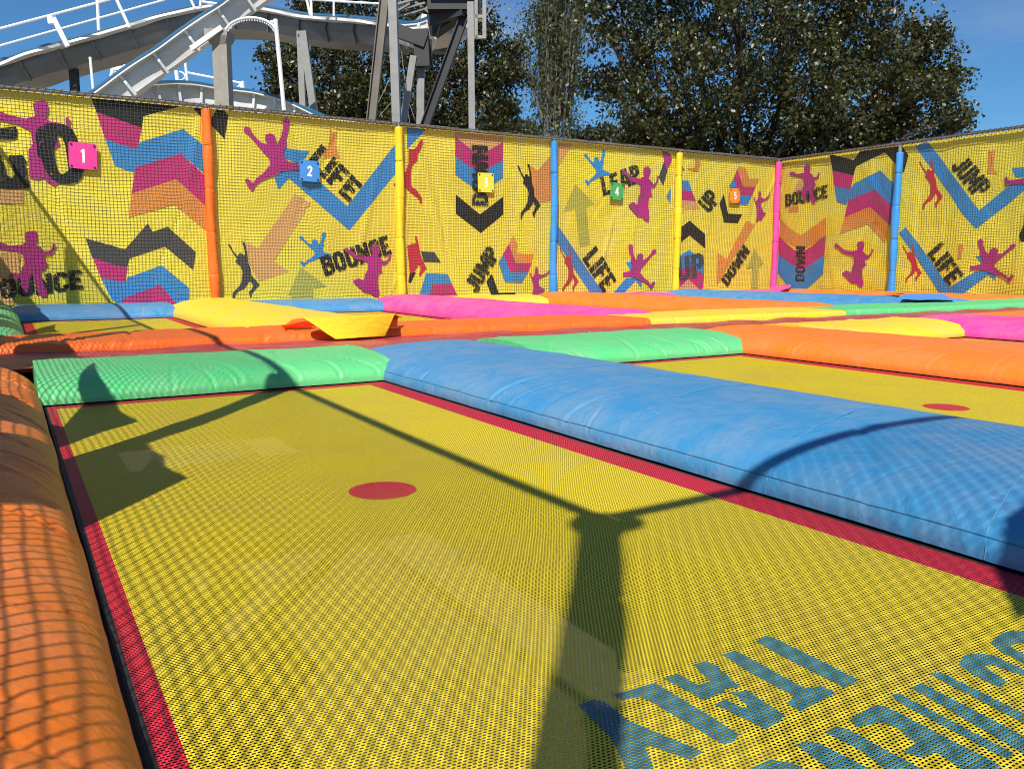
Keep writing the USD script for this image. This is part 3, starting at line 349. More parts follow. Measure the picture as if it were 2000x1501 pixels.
WORDS = [
(0,'BOUNCE','black',[(-0.215,0.172),(0.743,0.292),(-0.217,0.389)]),
(1,'LIFE','black',[(3.355,1.843),(3.893,1.366),(3.548,2.082)]),
(1,'BOUNCE','black',[(3.545,0.41),(4.48,0.709),(3.472,0.657)]),
(2,'DOWN','black',[(5.969,1.389),(5.968,2.205),(5.709,1.386)]),
(2,'JUMP','black',[(5.778,0.149),(6.155,0.706),(5.568,0.279)]),
(3,'LEAP','black',[(8.02,1.612),(8.751,1.862),(7.939,1.889)]),
(3,'LIFE','black',[(7.632,0.66),(8.055,0.125),(7.887,0.869)]),
(4,'UP','black',[(10.248,1.416),(10.495,1.645),(9.976,1.605)]),
(4,'UP','charcoal',[(9.584,0.284),(10.166,0.38),(9.528,0.681)]),
(4,'DOWN','black',[(10.742,0.184),(11.253,0.786),(10.57,0.314)]),
(5,'DOWN','black',[(0.614,0.271),(0.596,0.873),(0.427,0.275)]),
(5,'BOUNCE','black',[(0.132,1.577),(1.012,1.683),(0.104,1.794)]),
(6,'JUMP','black',[(3.128,1.962),(3.547,1.502),(3.34,2.14)]),
(6,'LIFE','black',[(2.848,0.733),(3.248,0.246),(3.066,0.92)]),
]
SIGNS = [
('1',[(0.703,1.878),(0.975,1.89),(0.977,1.611),(0.697,1.595)]),
('2',[(3.245,1.855),(3.5,1.852),(3.512,1.593),(3.261,1.6)]),
('3',[(5.783,1.836),(6.041,1.851),(6.044,1.584),(5.788,1.572)]),
('4',[(8.121,1.822),(8.387,1.827),(8.371,1.566),(8.122,1.565)]),
('5',[(10.674,1.856),(10.923,1.86),(10.931,1.618),(10.688,1.609)]),
]
BED_LETTERS = [
[(0.925,0.8243),(0.9525,0.8291),(0.9578,0.8137),(0.953,0.6664),(0.9181,0.6618),(0.9202,0.7784)],
[(0.8506,0.8188),(0.8756,0.8184),(0.8761,0.7966),(0.8722,0.6895),(0.8973,0.6801),(0.8973,0.6601),(0.8196,0.653),(0.8204,0.6756),(0.8434,0.6822),(0.8436,0.7554)],
[(0.7301,0.8087),(0.7566,0.808),(0.7569,0.7701),(0.7783,0.7683),(0.7933,0.8176),(0.8162,0.8161),(0.8187,0.7982),(0.8011,0.7361),(0.7805,0.745),(0.7724,0.737),(0.802,0.7248),(0.7956,0.6578),(0.7813,0.6507),(0.7501,0.6464),(0.7399,0.7209),(0.7606,0.7253),(0.763,0.7036),(0.7695,0.6865),(0.7803,0.7203),(0.7777,0.7381),(0.7568,0.738),(0.7355,0.7371),(0.7333,0.7735)],
[(0.6439,0.8097),(0.7122,0.8045),(0.7136,0.7854),(0.7143,0.655),(0.6944,0.6469),(0.6822,0.6515),(0.6742,0.7741),(0.6697,0.7871),(0.6436,0.7926)],
[(0.588,0.8094),(0.6148,0.8135),(0.624,0.8011),(0.6206,0.7478),(0.6519,0.6504),(0.627,0.6467),(0.6035,0.6991),(0.56,0.6136),(0.5319,0.6214),(0.5782,0.7257)],
[(1.2148,0.6355),(1.26,0.6451),(1.2834,0.6405),(1.3081,0.6161),(1.2588,0.5911),(1.2527,0.6108),(1.2265,0.6151),(1.2149,0.5751),(1.1843,0.5534),(1.1975,0.6109)],
[(1.1114,0.6213),(1.1411,0.6322),(1.1653,0.626),(1.1779,0.6099),(1.1685,0.5514),(1.1522,0.546),(1.1468,0.5958),(1.1337,0.5982),(1.1157,0.5569),(1.0951,0.5548),(1.0908,0.5646),(1.0987,0.5974)],
[(1.0499,0.6269),(1.0666,0.6206),(1.0498,0.4853),(1.0254,0.4729),(1.0449,0.6071)],
[(0.9928,0.6166),(1.0163,0.617),(0.9969,0.4584),(0.9581,0.4388),(0.9889,0.5977)],
[(0.9541,0.6187),(0.9658,0.6151),(0.9521,0.4609),(0.9382,0.4586),(0.9339,0.4665),(0.9445,0.6039)],
[(0.8531,0.6073),(0.9115,0.6138),(0.9215,0.6044),(0.9158,0.4566),(0.8856,0.445),(0.8682,0.4604),(0.8796,0.5101),(0.8553,0.5114),(0.8478,0.5293),(0.8767,0.5339),(0.8875,0.5651),(0.8824,0.5834),(0.8657,0.5874),(0.8491,0.5913)],
[(0.8058,0.6056),(0.8285,0.6068),(0.8351,0.5938),(0.8346,0.4981),(0.8049,0.4842),(0.7986,0.5073),(0.8039,0.5398),(0.8087,0.5584)],
[(0.7543,0.605),(0.7718,0.6029),(0.7798,0.5897),(0.7864,0.5272),(0.7567,0.5229),(0.7459,0.5442)],
[(0.6696,0.6003),(0.7054,0.5994),(0.7224,0.5812),(0.7258,0.5465),(0.7058,0.5074),(0.6562,0.5554)],
]
# ------------------------------------------------------------------ ground and platform
g = np.array([[-900, -900, -1.0], [900, -900, -1.0], [900, 900, -1.0], [-900, 900, -1.0]], float)
obj('ground', (g, [[0, 1, 2], [0, 2, 3]]), 'gravel', kind='structure')

BAY = 4.4 * U
X0, X1 = 0.17 * U, 2.79 * U           # first bed
XL, XR = -0.56 * U, 21.6 * U          # side fences
YN, YB = -0.6 * U, 19.1 * U           # near and back fences
R1 = (0.2 * U, 6.78 * U); R2 = (10.9 * U, 17.4 * U)
m = MB()
for k in range(5):
    a = X1 + k * BAY + 0.03
    m.box((a, YN, -0.22), (min(X0 + (k + 1) * BAY - 0.03, XR), YB, -0.03))
m.box((XL, YN, -0.22), (X0 - 0.03, YB, -0.03))
m.box((X0 - 0.03, R1[1] + 0.03, -0.221), (XR, R2[0] - 0.03, -0.031)); m.box((X0 - 0.03, R2[1] + 0.03, -0.221), (XR, YB, -0.031)); m.box((X0 - 0.03, YN, -0.221), (XR, R1[0] - 0.03, -0.031))
for x in (XL + .03, XR - .06):
    for y in np.linspace(YN, YB - .1, 9): m.box((x, y, -1.0), (x + 0.06, y + 0.06, -0.22))
for k in range(5):
    for y in np.linspace(YN, YB - .1, 9): m.box((X1 + k * BAY + 0.4, y, -1.0), (X1 + k * BAY + 0.46, y + 0.06, -0.22))
m.box((XL - .02, YN - .02, -1.0), (XL, YB, -0.04)); m.box((XL, YN - .02, -1.0), (XR, YN, -0.04))  # unseen skirt boards, added to block sun from the ground under the beds
obj('platform', m, 'frame_paint', kind='structure')

# ------------------------------------------------------------------ trampolines
def bed(x0, x1, y0, y1, label, letters=False, spot=True, bl=0.2, far_text=False):
    cx, cy = (x0 + x1) / 2, (y0 + y1) / 2
    t = Thing('trampoline', label, 'trampoline', (cx, cy, 0), group='trampoline beds of the court')
    bl, br, bf = bl * U, 0.19 * U, 0.15 * U
    g = 0.004
    xs, ys = np.linspace(x0 + g, x1 - g, 40), np.linspace(y0 + g, y1 - g, 60)
    def sag(x, y): return -0.012 * (1 - ((x - cx) / (x1 - x0) * 2) ** 2) * (1 - ((y - cy) / (y1 - y0) * 2) ** 2)
    def sheet(ax, bx, ay, by, nx, ny, dz=0.0):
        X, Y = np.meshgrid(np.linspace(ax, bx, nx), np.linspace(ay, by, ny), indexing='ij')
        return grid(np.stack([X, Y, sag(X, Y) + dz], -1))
    jb = obj('jumping_bed', sheet(x0 + bl, x1 - br, y0 + bf, y1 - bf, 30, 50), 'weave_yellow', t, smooth=True)
    w = 0.010
    for nm, lk, (ax, bx, ay, by) in (
        ('red_border', 'weave_red', (x0 + g + w, x0 + bl, y0 + g + w, y1 - g - w)), ('red_border', 'weave_red', (x1 - br, x1 - g - w, y0 + g + w, y1 - g - w)),
        ('red_border', 'weave_red', (x0 + bl, x1 - br, y1 - bf, y1 - g - w)), ('red_border', 'weave_red', (x0 + bl, x1 - br, y0 + g + w, y0 + bf)),
        ('edge_webbing', 'webbing', (x0 + g, x0 + g + w, y0 + g, y1 - g)), ('edge_webbing', 'webbing', (x1 - g - w, x1 - g, y0 + g, y1 - g)),
        ('edge_webbing', 'webbing', (x0 + g + w, x1 - g - w, y1 - g - w, y1 - g)), ('edge_webbing', 'webbing', (x0 + g + w, x1 - g - w, y0 + g, y0 + g + w))):
        obj(nm, sheet(ax, bx, ay, by, 12, 30), lk, t, smooth=True)
    if spot:
        sx, sy, r = cx - 0.06 * U, 3.5 * U if y0 < 5 * U else cy, 0.155 * U
        a = np.linspace(0, 2 * np.pi, 48, endpoint=False)
        v = np.stack([sx + r * np.cos(a), sy + r * np.sin(a), sag(sx + r * np.cos(a), sy + r * np.sin(a)) + 0.001], -1)
        v = np.vstack([[[sx, sy, sag(sx, sy) + 0.001]], v])
        obj('centre_spot', (v, [[0, 1 + i, 1 + (i + 1) % 48] for i in range(48)]), 'weave_red', jb)
    if letters:
        for pts in BED_LETTERS:
            p = Polygon(pts).buffer(0.004).buffer(-0.004).buffer(0)
            for q in getattr(p, 'geoms', [p]):
                v2, f = trimesh.creation.triangulate_polygon(q, engine='earcut'); v2 = np.asarray(v2)
                v, f = trimesh.remesh.subdivide_to_size(np.column_stack([v2, np.zeros(len(v2))]), f, 0.08)
                v[:, 2] = sag(v[:, 0], v[:, 1]) + 0.0009
                n = np.cross(v[f[:, 1]] - v[f[:, 0]], v[f[:, 2]] - v[f[:, 0]])[:, 2].sum()
                obj('lettering_print', (v, f if n > 0 else f[:, ::-1]), 'weave_teal', jb)
    if far_text:
        r = random.Random(5)
        m = MB(); x = x0 + 0.75 * U
        while x < x1 - 0.5 * U:
            wd = r.uniform(0.04, 0.09)
            if r.random() > 0.2:
                y = y1 - 0.42 * U
                v = np.array([[x, y, 0], [x + wd, y, 0], [x + wd, y + 0.1, 0], [x, y + 0.1, 0]], float); v[:, 2] = sag(v[:, 0], v[:, 1]) + 0.003
                m.add(v, [[0, 1, 2], [0, 2, 3]])
            x += wd + 0.03
        obj('lettering_print', m, 'weave_teal', jb)

names1 = ['nearest trampoline with yellow woven bed, red spot and teal lettering beside the orange pad', 'trampoline with red spot between the blue pad and the orange pad',
          'trampoline half hidden behind the big orange pad, in front of the pink pad', 'trampoline behind the pink pad at the right edge']
for k in range(4): bed(X0 + k * BAY, X1 + k * BAY, *R1, names1[k], letters=(k == 0), bl=0.08 if k == 0 else 0.2)
names2 = ['small looking far trampoline below banner 1, between the green pad and the yellow pad', 'far trampoline below banner 2, right of the yellow pad with the loose flap', 'far trampoline below banner 3, between the pink pad and the orange pad',
          'far trampoline below banner 4, between the orange pad and the long blue pad', 'far trampoline in the corner by the pink post, behind the long blue pad']
for k in range(5): bed(X0 + k * BAY, X1 + k * BAY, *R2, names2[k], spot=(k > 0), far_text=(k == 0))

# ------------------------------------------------------------------ foam pads
def pad(name, label, x0, x1, y0, y1, lk, axis, H=0.24, Hend=0.0, c=0.5, n=2.4, ends=(0, 0), nl=120, nw=36, seed=0, wr=1.0, group=None, pinch=0, z0=0.006, seams=(), flip=False, category='foam pad', seam_look='vinyl_blue', part='vinyl_cover', tilt=0.0, hem=None):
    """Rounded pad filling the rectangle; axis is the direction of its length. c: crest position across; Hend: height left at the far edge."""
    H, Hend = H * U, Hend * U
    L, W = ((x1 - x0), (y1 - y0)) if axis == 'x' else ((y1 - y0), (x1 - x0))
    ph = np.linspace(0, np.pi / 2, nw // 2 + 1)
    v = np.concatenate([c * W * (1 - np.cos(ph) ** (2 / n)), c * W + (1 - c) * W * (np.abs(np.cos(ph[::-1][1:])) ** (2 / n))])
    h = np.concatenate([H * np.sin(ph) ** (2 / n), Hend + (H - Hend) * np.sin(ph[::-1][1:]) ** (2 / n)])
    h0 = np.concatenate([[0], h, [0]]); v = np.concatenate([[v[0] + 0.004], v, [v[-1]]])
    u = np.linspace(0, 1, nl); u = np.unique(np.concatenate([u, np.linspace(0, 0.06, 10), np.linspace(0.94, 1, 10)])) * L
    e = np.ones_like(u)
    if ends[0]: q = np.clip(1 - u / (ends[0] * U), 0, 1); e *= np.clip(1 - q ** 2.3, 0, 1) ** (1 / 2.3)
    if ends[1]: q = np.clip(1 - (L - u) / (ends[1] * U), 0, 1); e *= np.clip(1 - q ** 2.3, 0, 1) ** (1 / 2.3)
    Uu, V = np.meshgrid(u, v, indexing='ij'); Hh = np.broadcast_to(h0, Uu.shape) * e[:, None]
    Vs = W / 2 + (V - W / 2) * (0.86 + 0.14 * e[:, None])
    r = np.random.default_rng(seed + 11)
    rel = Hh / H
    D = 0.016 * wr * fbm(Uu * 2.2 + seed, V * 3.0, seed, 3) + 0.006 * wr * fbm(Uu * 9 + seed, V * 7, seed + 3, 3)
    for _ in range(int(L * 7 * wr)):                      # creases running over the pad from its edge
        uc, sk, wd, am = r.uniform(0, L), r.uniform(-1.1, 1.1), r.uniform(0.006, 0.02), r.uniform(-1, 0.6) * 0.007
        vc, vl = r.uniform(0, 0.7) * W, r.uniform(0.1, 0.35) * W
        D = D + am * np.exp(-((Uu - uc - sk * (V - vc) - 0.5 * (V - vc) ** 2) / wd) ** 2) * np.exp(-((V - vc) / vl) ** 2)
    for _ in range(int(L * 6 * wr)):                      # tight gathers rising from the hems
        uc, k, wd, am, far_ = r.uniform(0, L), r.uniform(-1.6, 1.6), r.uniform(0.005, 0.013), r.uniform(0.004, 0.011), r.random() < 0.35
        vv_ = (W - V) if far_ else V
        vl = r.uniform(0.12, 0.5) * W
        D = D - am * np.exp(-((Uu - uc - k * vv_ ** 1.5) / wd) ** 2) * np.exp(-(vv_ / vl) ** 2) + 0.5 * am * np.exp(-((Uu - uc - 1.6 * wd - k * vv_ ** 1.5) / wd) ** 2) * np.exp(-(vv_ / vl) ** 2)
    if pinch:
        for uc in np.arange(0.2, L, pinch) + r.uniform(-0.08, 0.08, len(np.arange(0.2, L, pinch))):
            D = D - 0.016 * np.exp(-((Uu - uc - r.uniform(-.25, .25) * (V - .1)) / 0.012) ** 2)
    Hh = np.maximum(Hh + D * np.clip(rel * 2.5, 0, 1), 0)
    edge = np.clip(1 - rel * 2.2, 0, 1)
    Vs = Vs + np.where(V < c * W, 1, -1) * edge * (0.010 * fbm(Uu * 5, V * 0 + seed, seed + 9, 3) + 0.004)
    Z = z0 + Hh + tilt * Uu
    def place(Uu, Vs, Z):
        if axis == 'x': return np.stack([x0 + Uu, (y1 - Vs) if flip else (y0 + Vs), Z], -1)
        return np.stack([(x1 - Vs) if flip else (x0 + Vs), y0 + Uu, Z], -1)
    P = place(Uu, Vs, Z)
    vv, ff = grid(P)
    nn = P.shape[1]; m = MB(); 
    if (axis == 'x') == flip: ff = ff[:, ::-1]
    if axis == 'y': ff = ff[:, ::-1]
    ff = ff[:, ::-1] if np.cross(vv[ff[:, 1]] - vv[ff[:, 0]], vv[ff[:, 2]] - vv[ff[:, 0]])[:, 2].sum() < 0 else ff
    m.add(vv, ff)
    for row in (0, len(P) - 1):                            # end caps
        ring = P[row]; cpt = ring.mean(0); cpt[2] = z0
        k = len(ring); m.add(np.vstack([ring, cpt]), [[i, i + 1, k] for i in range(k - 1)])
    base = P.reshape(-1, 3).mean(0) * [1, 1, 0]
    t = Thing(name, label, category, base, group=group)
    cov = obj(part, m, lk, t, smooth=55)
    if hem:
        j = int(np.argmin(np.abs(v[:nn // 2] - 0.012 * W))); line = P[4:-8, j][::3] + [0, 0, 0.001]
        s = MB(); s.tube(line, 0.0015, 5); obj('hem_seam', s, hem, cov, smooth=True)
    for us, sk in seams:                                   # stitched welts across the pad
        iv = np.linspace(0.02, 0.98, 40) * (P.shape[1] - 1)
        vi = np.interp(iv, np.arange(P.shape[1]), v); line = []
        for q, vq in zip(iv, vi):
            j = int(np.argmin(np.abs(u - (us + sk * (vq - W / 2)))))
            line.append(P[j, int(round(q))] + [0, 0, 0.0015])
        line = np.array(line); line[2:-2, :2] = (line[:-4, :2] + line[1:-3, :2] + line[2:-2, :2] + line[3:-1, :2] + line[4:, :2]) / 5
        s = MB(); s.tube(line[:26], 0.0016, 5); obj('seam', s, seam_look, cov, smooth=True)
    return t

plain('vinyl_hem', (0.035, 0.15, 0.31), rough=0.6, amt=0.6, scale=14)
plain('seam_pale', (0.10, 0.32, 0.52), rough=0.5)
GD = 'long pads between the beds'; GC = 'cross pads closing the rows of beds'
D0, D1 = X1 - 0.01, X0 + BAY + 0.01
pad('foam_pad', 'big sky blue foam pad in the middle of the foreground, beside the nearest bed', D0, D1, 0.0, 8.05 * U, 'vinyl_blue', 'y', H=0.24, ends=(0, 0.55), nl=620, nw=64, seed=1, group=GD, hem='vinyl_hem',
    seams=((0.95, .25), (1.5, .3), (2.05, .25), (2.75, .2)), seam_look='seam_pale', wr=0.55)
pad('foam_pad', 'big orange foam pad at the right, behind the bed with the small red spot', D0 + BAY, D1 + BAY, 0.0, 8.0 * U, 'vinyl_orange', 'y', H=0.25, ends=(0, 0.5), nl=420, nw=48, seed=2, group=GD)
pad('foam_pad', 'pink foam pad at the right edge, behind the short yellow cross pad', D0 + 2 * BAY, D1 + 2 * BAY, 0.0, 8.0 * U, 'vinyl_pink', 'y', H=0.25, ends=(0, 0.5), nl=140, seed=3, group=GD)
pad('foam_pad', 'orange foam pad with net shadows along the left side of the nearest bed', XL + 0.02, X0 + 0.002, YN + 0.02, 7.5 * U, 'vinyl_orange', 'y', H=0.25, Hend=0.05, c=0.60, n=1.65, flip=True, nl=420, nw=44, seed=4, wr=1.5, group=GD)
pad('foam_pad', 'green cross pad with dark notched shadows at the far end of the nearest bed', X0 - 0.012, X1 + 0.07, R1[1] - 0.012, 8.1 * U, 'vinyl_green', 'x', H=0.215, Hend=0.17, c=0.66, nl=330, nw=40, seed=5, wr=1.4, group=GC)
pad('foam_pad', 'bright green cross pad between the big blue pad and the big orange pad', X0 + BAY - 0.07, X1 + BAY + 0.07, R1[1] - 0.012, 8.1 * U, 'vinyl_green', 'x', H=0.215, Hend=0.17, c=0.66, nl=300, nw=40, seed=6, wr=1.2, group=GC)
pad('foam_pad', 'short yellow cross pad between the big orange pad and the pink pad at the right', X0 + 2 * BAY - 0.07, X1 + 2 * BAY + 0.07, R1[1] - 0.012, 8.1 * U, 'vinyl_yellow', 'x', H=0.215, Hend=0.17, c=0.66, nl=260, nw=36, seed=7, wr=1.5, group=GC)
pad('foam_pad', 'far right orange cross pad behind the pink pad at the right edge', X0 + 3 * BAY - 0.07, X1 + 3 * BAY + 0.07, R1[1] - 0.012, 8.1 * U, 'vinyl_orange', 'x', H=0.215, Hend=0.17, c=0.66, nl=120, nw=30, seed=8, group=GC)

# raised edge of the far row
E0, E1 = 9.0 * U, R2[0] + 0.012
for i, (a, b, lk, lb) in enumerate(((XL + 0.02, 7.72 * U, 'vinyl_lip_orange', 'long thin orange edge pad behind the red walkway, left half of the picture'), (7.73 * U, 11.95 * U, 'vinyl_yellow', 'thin yellow edge pad behind the red walkway, between the orange and green ones'),
                                    (11.96 * U, XR - 0.03, 'vinyl_green', 'long thin green edge pad behind the red walkway at the far right'))):
    pad('edge_pad', lb, a, b, E0, E1, lk, 'x', H=0.262, Hend=0.02, c=0.10, n=5.0, nl=int((b - a) * 60), nw=30, seed=20 + i, wr=0.7, pinch=0.36, group='edge pads along the walkway')
X, Y = np.meshgrid(np.linspace(XL + 0.02, XR - 0.02, 520), np.linspace(7.72 * U, 9.12 * U, 34), indexing='ij')
fold = 0.016 * fbm(X * 2.6 + Y * 5, Y * 9 - X * 1.0, 31, 4) + 0.008 * np.sin(X * 9 + 14 * fbm(X * 1.1, Y * 2, 5)) * np.clip(fbm(X * 1.5, Y * 3, 8) * 3 + .4, 0, 1)
w = Thing('walkway_mat', 'wrinkled shiny red vinyl strip running across between the two rows of pads', 'mat', (5, 8.4 * U, 0.1))
obj('vinyl_sheet', grid(np.stack([X, Y, 0.185 * U + fold], -1)), 'vinyl_red', w, smooth=True)

# far row: long pads, cross pads by the fence, left and right pads
far = [('vinyl_yellow', 'yellow foam pad whose loose end folds over the orange edge pad'), ('vinyl_pink', 'pink foam pad of the far row, below the yellow post'), ('vinyl_orange', 'orange foam pad of the far row, below the blue post of the back fence'), ('vinyl_blue', 'long blue foam pad of the far row, running right from the second yellow post')]
for k, (lk, lb) in enumerate(far):
    pad('foam_pad', lb, D0 + k * BAY, D1 + k * BAY, 9.9 * U, 18.75 * U, lk, 'y', H=0.33, ends=(0.35, 0.8), nl=150, nw=36, seed=40 + k, group=GD)
cross = [('vinyl_blue', 'blue cross pad below banner 1, speckled with net shadow'), ('vinyl_blue', 'blue cross pad below banner 2, right of the yellow pad'), ('vinyl_yellow', 'yellow cross pad at the foot of banner 3'), ('vinyl_pink', 'pink cross pad at the foot of banner 4'), ('vinyl_pink', 'pink cross pad at the foot of banner 5, ending at the corner')]
for k, (lk, lb) in enumerate(cross):
    pad('foam_pad', lb, X0 + k * BAY - 0.03, X1 + k * BAY + 0.03 + (0.42 if k == 4 else 0), R2[1] - 0.012, YB - 0.03, lk, 'x', H=0.25, Hend=0.16, c=0.6, nl=110, nw=30, seed=50 + k, wr=1.3, group=GC)
pad('foam_pad', 'green foam pad at the left edge below banner 1, in the netting shade', XL + 0.02, X0 + 0.012, 10.3 * U, YB - 0.05, 'vinyl_green', 'y', H=0.28, Hend=0.05, c=0.55, n=2.0, flip=True, nl=140, seed=60, wr=1.5, group=GD)
pad('foam_pad', 'orange foam pad along the foot of the right hand fence', 20.45 * U, XR - 0.03, 9.6 * U, YB - 0.4, 'vinyl_orange', 'y', H=0.28, Hend=0.22, c=0.7, nl=120, seed=61, group=GD)

# the loose yellow cover end hanging over the orange edge
def drape(rows, nu=40, nv=24, amp=0.004, seed=0):
    rows = np.array(rows, float)                        # (k, 2, 3) left and right ends from back to front
    s = np.linspace(0, len(rows) - 1, nv); q = np.linspace(0, 1, nu)
    Lp = np.stack([np.interp(s, np.arange(len(rows)), rows[:, 0, i]) for i in range(3)], -1); Rp = np.stack([np.interp(s, np.arange(len(rows)), rows[:, 1, i]) for i in range(3)], -1)
    P = Lp[:, None] * (1 - q)[None, :, None] + Rp[:, None] * q[None, :, None]
    P[..., 2] += amp * 4 * fbm(P[..., 0] * 6, P[..., 1] * 6 + P[..., 2] * 6, seed, 3)
    return grid(P)
def onz(px, py, z):
    r = RIGHT * (px - 1000) / FOC + UP * (750.5 - py) / FOC + FWD
    return EYE + r * ((z * U - U) / r[2])
fl = Thing('cover_flap', 'stiff bright yellow cover end folded down over the orange edge pad', 'cover flap', onz(690, 650, 0.3))
obj('flap_sheet', drape([(onz(592, 618, .46) + FLAT * .4 - [0, 0, .05], onz(771, 613, .46) + FLAT * .4 - [0, 0, .05]), (onz(591, 618, .46), onz(771, 613, .46)), (onz(655, 662, .21), onz(752, 656, .21))], seed=3), 'sleeve_yellow', fl, smooth=40)
cr = MB()
v, f = drape([(onz(556, 628, .36) + FLAT * .2, onz(610, 622, .40) + FLAT * .2), (onz(548, 634, .34), onz(598, 626, .38)), (onz(556, 641, .29), onz(626, 640, .29))], 16, 10, 0.012, 5); cr.add(v, f)
v, f = drape([(onz(762, 622, .40) + FLAT * .1, onz(774, 618, .42) + FLAT * .1), (onz(764, 628, .36), onz(777, 624, .38)), (onz(757, 640, .29), onz(776, 639, .29))], 10, 10, 0.012, 6); cr.add(v, f)
obj('torn_orange_lining', cr, 'vinyl_lip_orange', fl, smooth=40)
cf = Thing('corner_flap', 'pointed pink cover flap sticking out past the pink corner post', 'cover flap', onz(1510, 575, 0.3))
obj('flap_sheet', drape([(onz(1505, 561, .36) + FLAT * .1, onz(1547, 556, .40) + FLAT * .1), (onz(1503, 566, .30), onz(1546, 559, .37)), (onz(1498, 576, .22), onz(1512, 574, .24))], 20, 12, 0.004, 9), 'vinyl_pink', cf, smooth=40)
bf = Thing('blue_cover_end', 'lighter blue loose end of the long blue pad, lifted over the green edge pad', 'cover flap', onz(1800, 580, 0.3))
obj('flap_sheet', drape([(onz(1755, 577, .36) + FLAT * .5, onz(1850, 577, .33) + FLAT * .5), (onz(1768, 573, .42), onz(1842, 574, .40)), (onz(1745, 585, .33), onz(1866, 586, .31))], 24, 14, 0.006, 10), 'vinyl_bright_blue', bf, smooth=40)

# ------------------------------------------------------------------ fences
RAIL = 4.37 * U
YBAN, XBAN = YB + 0.045, XR + 0.056
BP = [XL, 3.93 * U, 8.36 * U, 12.87 * U, 17.32 * U, 21.55 * U]
class Wall:
    """A fence plane: u runs to the right as seen from the court, w is the distance out towards the court."""
    def __init__(s, o, du, dn): s.o, s.du, s.dn = np.array(o, float), np.array(du, float), np.array(dn, float)
    def p(s, u, z, w=0): u, z, w = np.broadcast_arrays(np.asarray(u, float), z, w); return s.o + u[..., None] * s.du + w[..., None] * s.dn + z[..., None] * np.array([0, 0, 1.0])
BACK = Wall((0, YB, 0), (1, 0, 0), (0, -1, 0)); RGT = Wall((XR, YB, 0), (0, -1, 0), (-1, 0, 0))
LEFT = Wall((XL, 0, 0), (0, 1, 0), (1, 0, 0)); NEAR = Wall((0, YN, 0), (1, 0, 0), (0, 1, 0))

def sleeve_post(wall, u, lk, label, group, top=4.29, h=RAIL, r=0.056, seed=0):
    base = wall.p(u, 0.0)
    t = Thing('fence_post', label, 'padded post', base * [1, 1, 0], group=group)
    m = MB(); m.tube([base + [0, 0, -0.3], base + [0, 0, h]], 0.027, 12); obj('steel_pole', m, 'grey_steel', t, smooth=40)
    q = np.random.default_rng(seed); z = np.linspace(0.20 * U, top * U, 150); rr = np.full(len(z), r)
    ties = np.arange(0.45, top * U - 0.15, 0.50) + q.uniform(-0.05, 0.05)
    for c in ties: rr -= 0.006 * np.exp(-((z - c) / 0.014) ** 2)
    rr += 0.006 * np.interp(z, np.linspace(0, 2.6, 14), q.uniform(-1, 1, 14)); rr[-1] *= 0.95
    a = np.linspace(0, 2 * np.pi, 28, endpoint=False)
    lump = 0.004 * np.sin(3 * a[None] + z[:, None] * 5 + seed) + 0.004 * fbm(a[None] * 2 + seed, z[:, None] * 9, seed, 3)
    R = rr[:, None] + lump
    cx = 0.006 * np.sin(z * 3 + seed)
    P = np.stack([base[0] + cx[:, None] + R * np.cos(a), base[1] + R * np.sin(a), np.broadcast_to(z[:, None], R.shape)], -1)
    P = np.concatenate([P, P[:, :1]], 1); v, f = grid(P); m = MB(); m.add(v, f)
    ring = P[-1]; inner = ring.copy(); inner[:, :2] = base[:2] + (ring[:, :2] - base[:2]) * 0.45; v, f = grid(np.stack([ring, inner])); m.add(v, f)
    fs = obj('foam_sleeve', m, lk, t, smooth=50)
    m = MB()
    for c in ties[1::2]:
        k = np.linspace(0, 2 * np.pi, 25); m.tube(np.stack([base[0] + (r - 0.004) * np.cos(k), base[1] + (r - 0.004) * np.sin(k), c + 0 * k], -1), 0.003, 4)
    obj('tie_cord', m, 'black_cord', fs)
    return t

def net(wall, u0, u1, label, group, z0=0.16, z1=None, cell=0.038, seg=44, r=0.0020, w0=0.0, seed=0, slack=0.012):
    z1 = RAIL if z1 is None else z1
    nu, nz = int(round((u1 - u0) / cell)), int(round((z1 - z0) / cell))
    def place(a, b):
        A = u0 + (u1 - u0) * a; Zz = z0 + (z1 - z0) * (b ** 0.93)
        e = np.sin(np.pi * np.clip(a, 0, 1)) ** 0.5
        wv = w0 + slack * fbm(A * 3 + seed, Zz * 2.2, seed, 3) * e * 2
        dA = 0.030 * fbm(A * 1.6 + seed, Zz * 1.9, seed + 5, 3) * e * 2 + 0.004 * fbm(A * 21 + seed, Zz * 17, seed + 7, 2)
        dZ = (0.050 * fbm(A * 1.3, Zz * 1.2 + seed, seed + 6, 3) - 0.02 * np.sin(np.pi * a) ** 2 * b) * e + 0.004 * fbm(A * 19, Zz * 23 + seed, seed + 8, 2)
        return wall.p(A + dA, Zz + dZ * np.minimum(1, (1 - b) * 6), wv)
    q = np.linspace(0, 1, seg)
    a, b = np.meshgrid(np.linspace(0, 1, nu + 1), q, indexing='ij'); V = place(a, b)
    b2, a2 = np.meshgrid(np.linspace(0, 1, nz + 1), q, indexing='ij'); Hh = place(a2, b2)
    m = MB(); m.add(*tubes(V, r, 4, axes=(wall.du, wall.dn))); m.add(*tubes(Hh, r, 4, axes=(np.array([0, 0, 1.0]), wall.dn)))
    t = Thing('safety_net', label, 'safety net', wall.p((u0 + u1) / 2, 0.0), group=group)
    obj('net_mesh', m, 'net_cord', t)
    # gathered upper edge, whipped to the rail
    return t

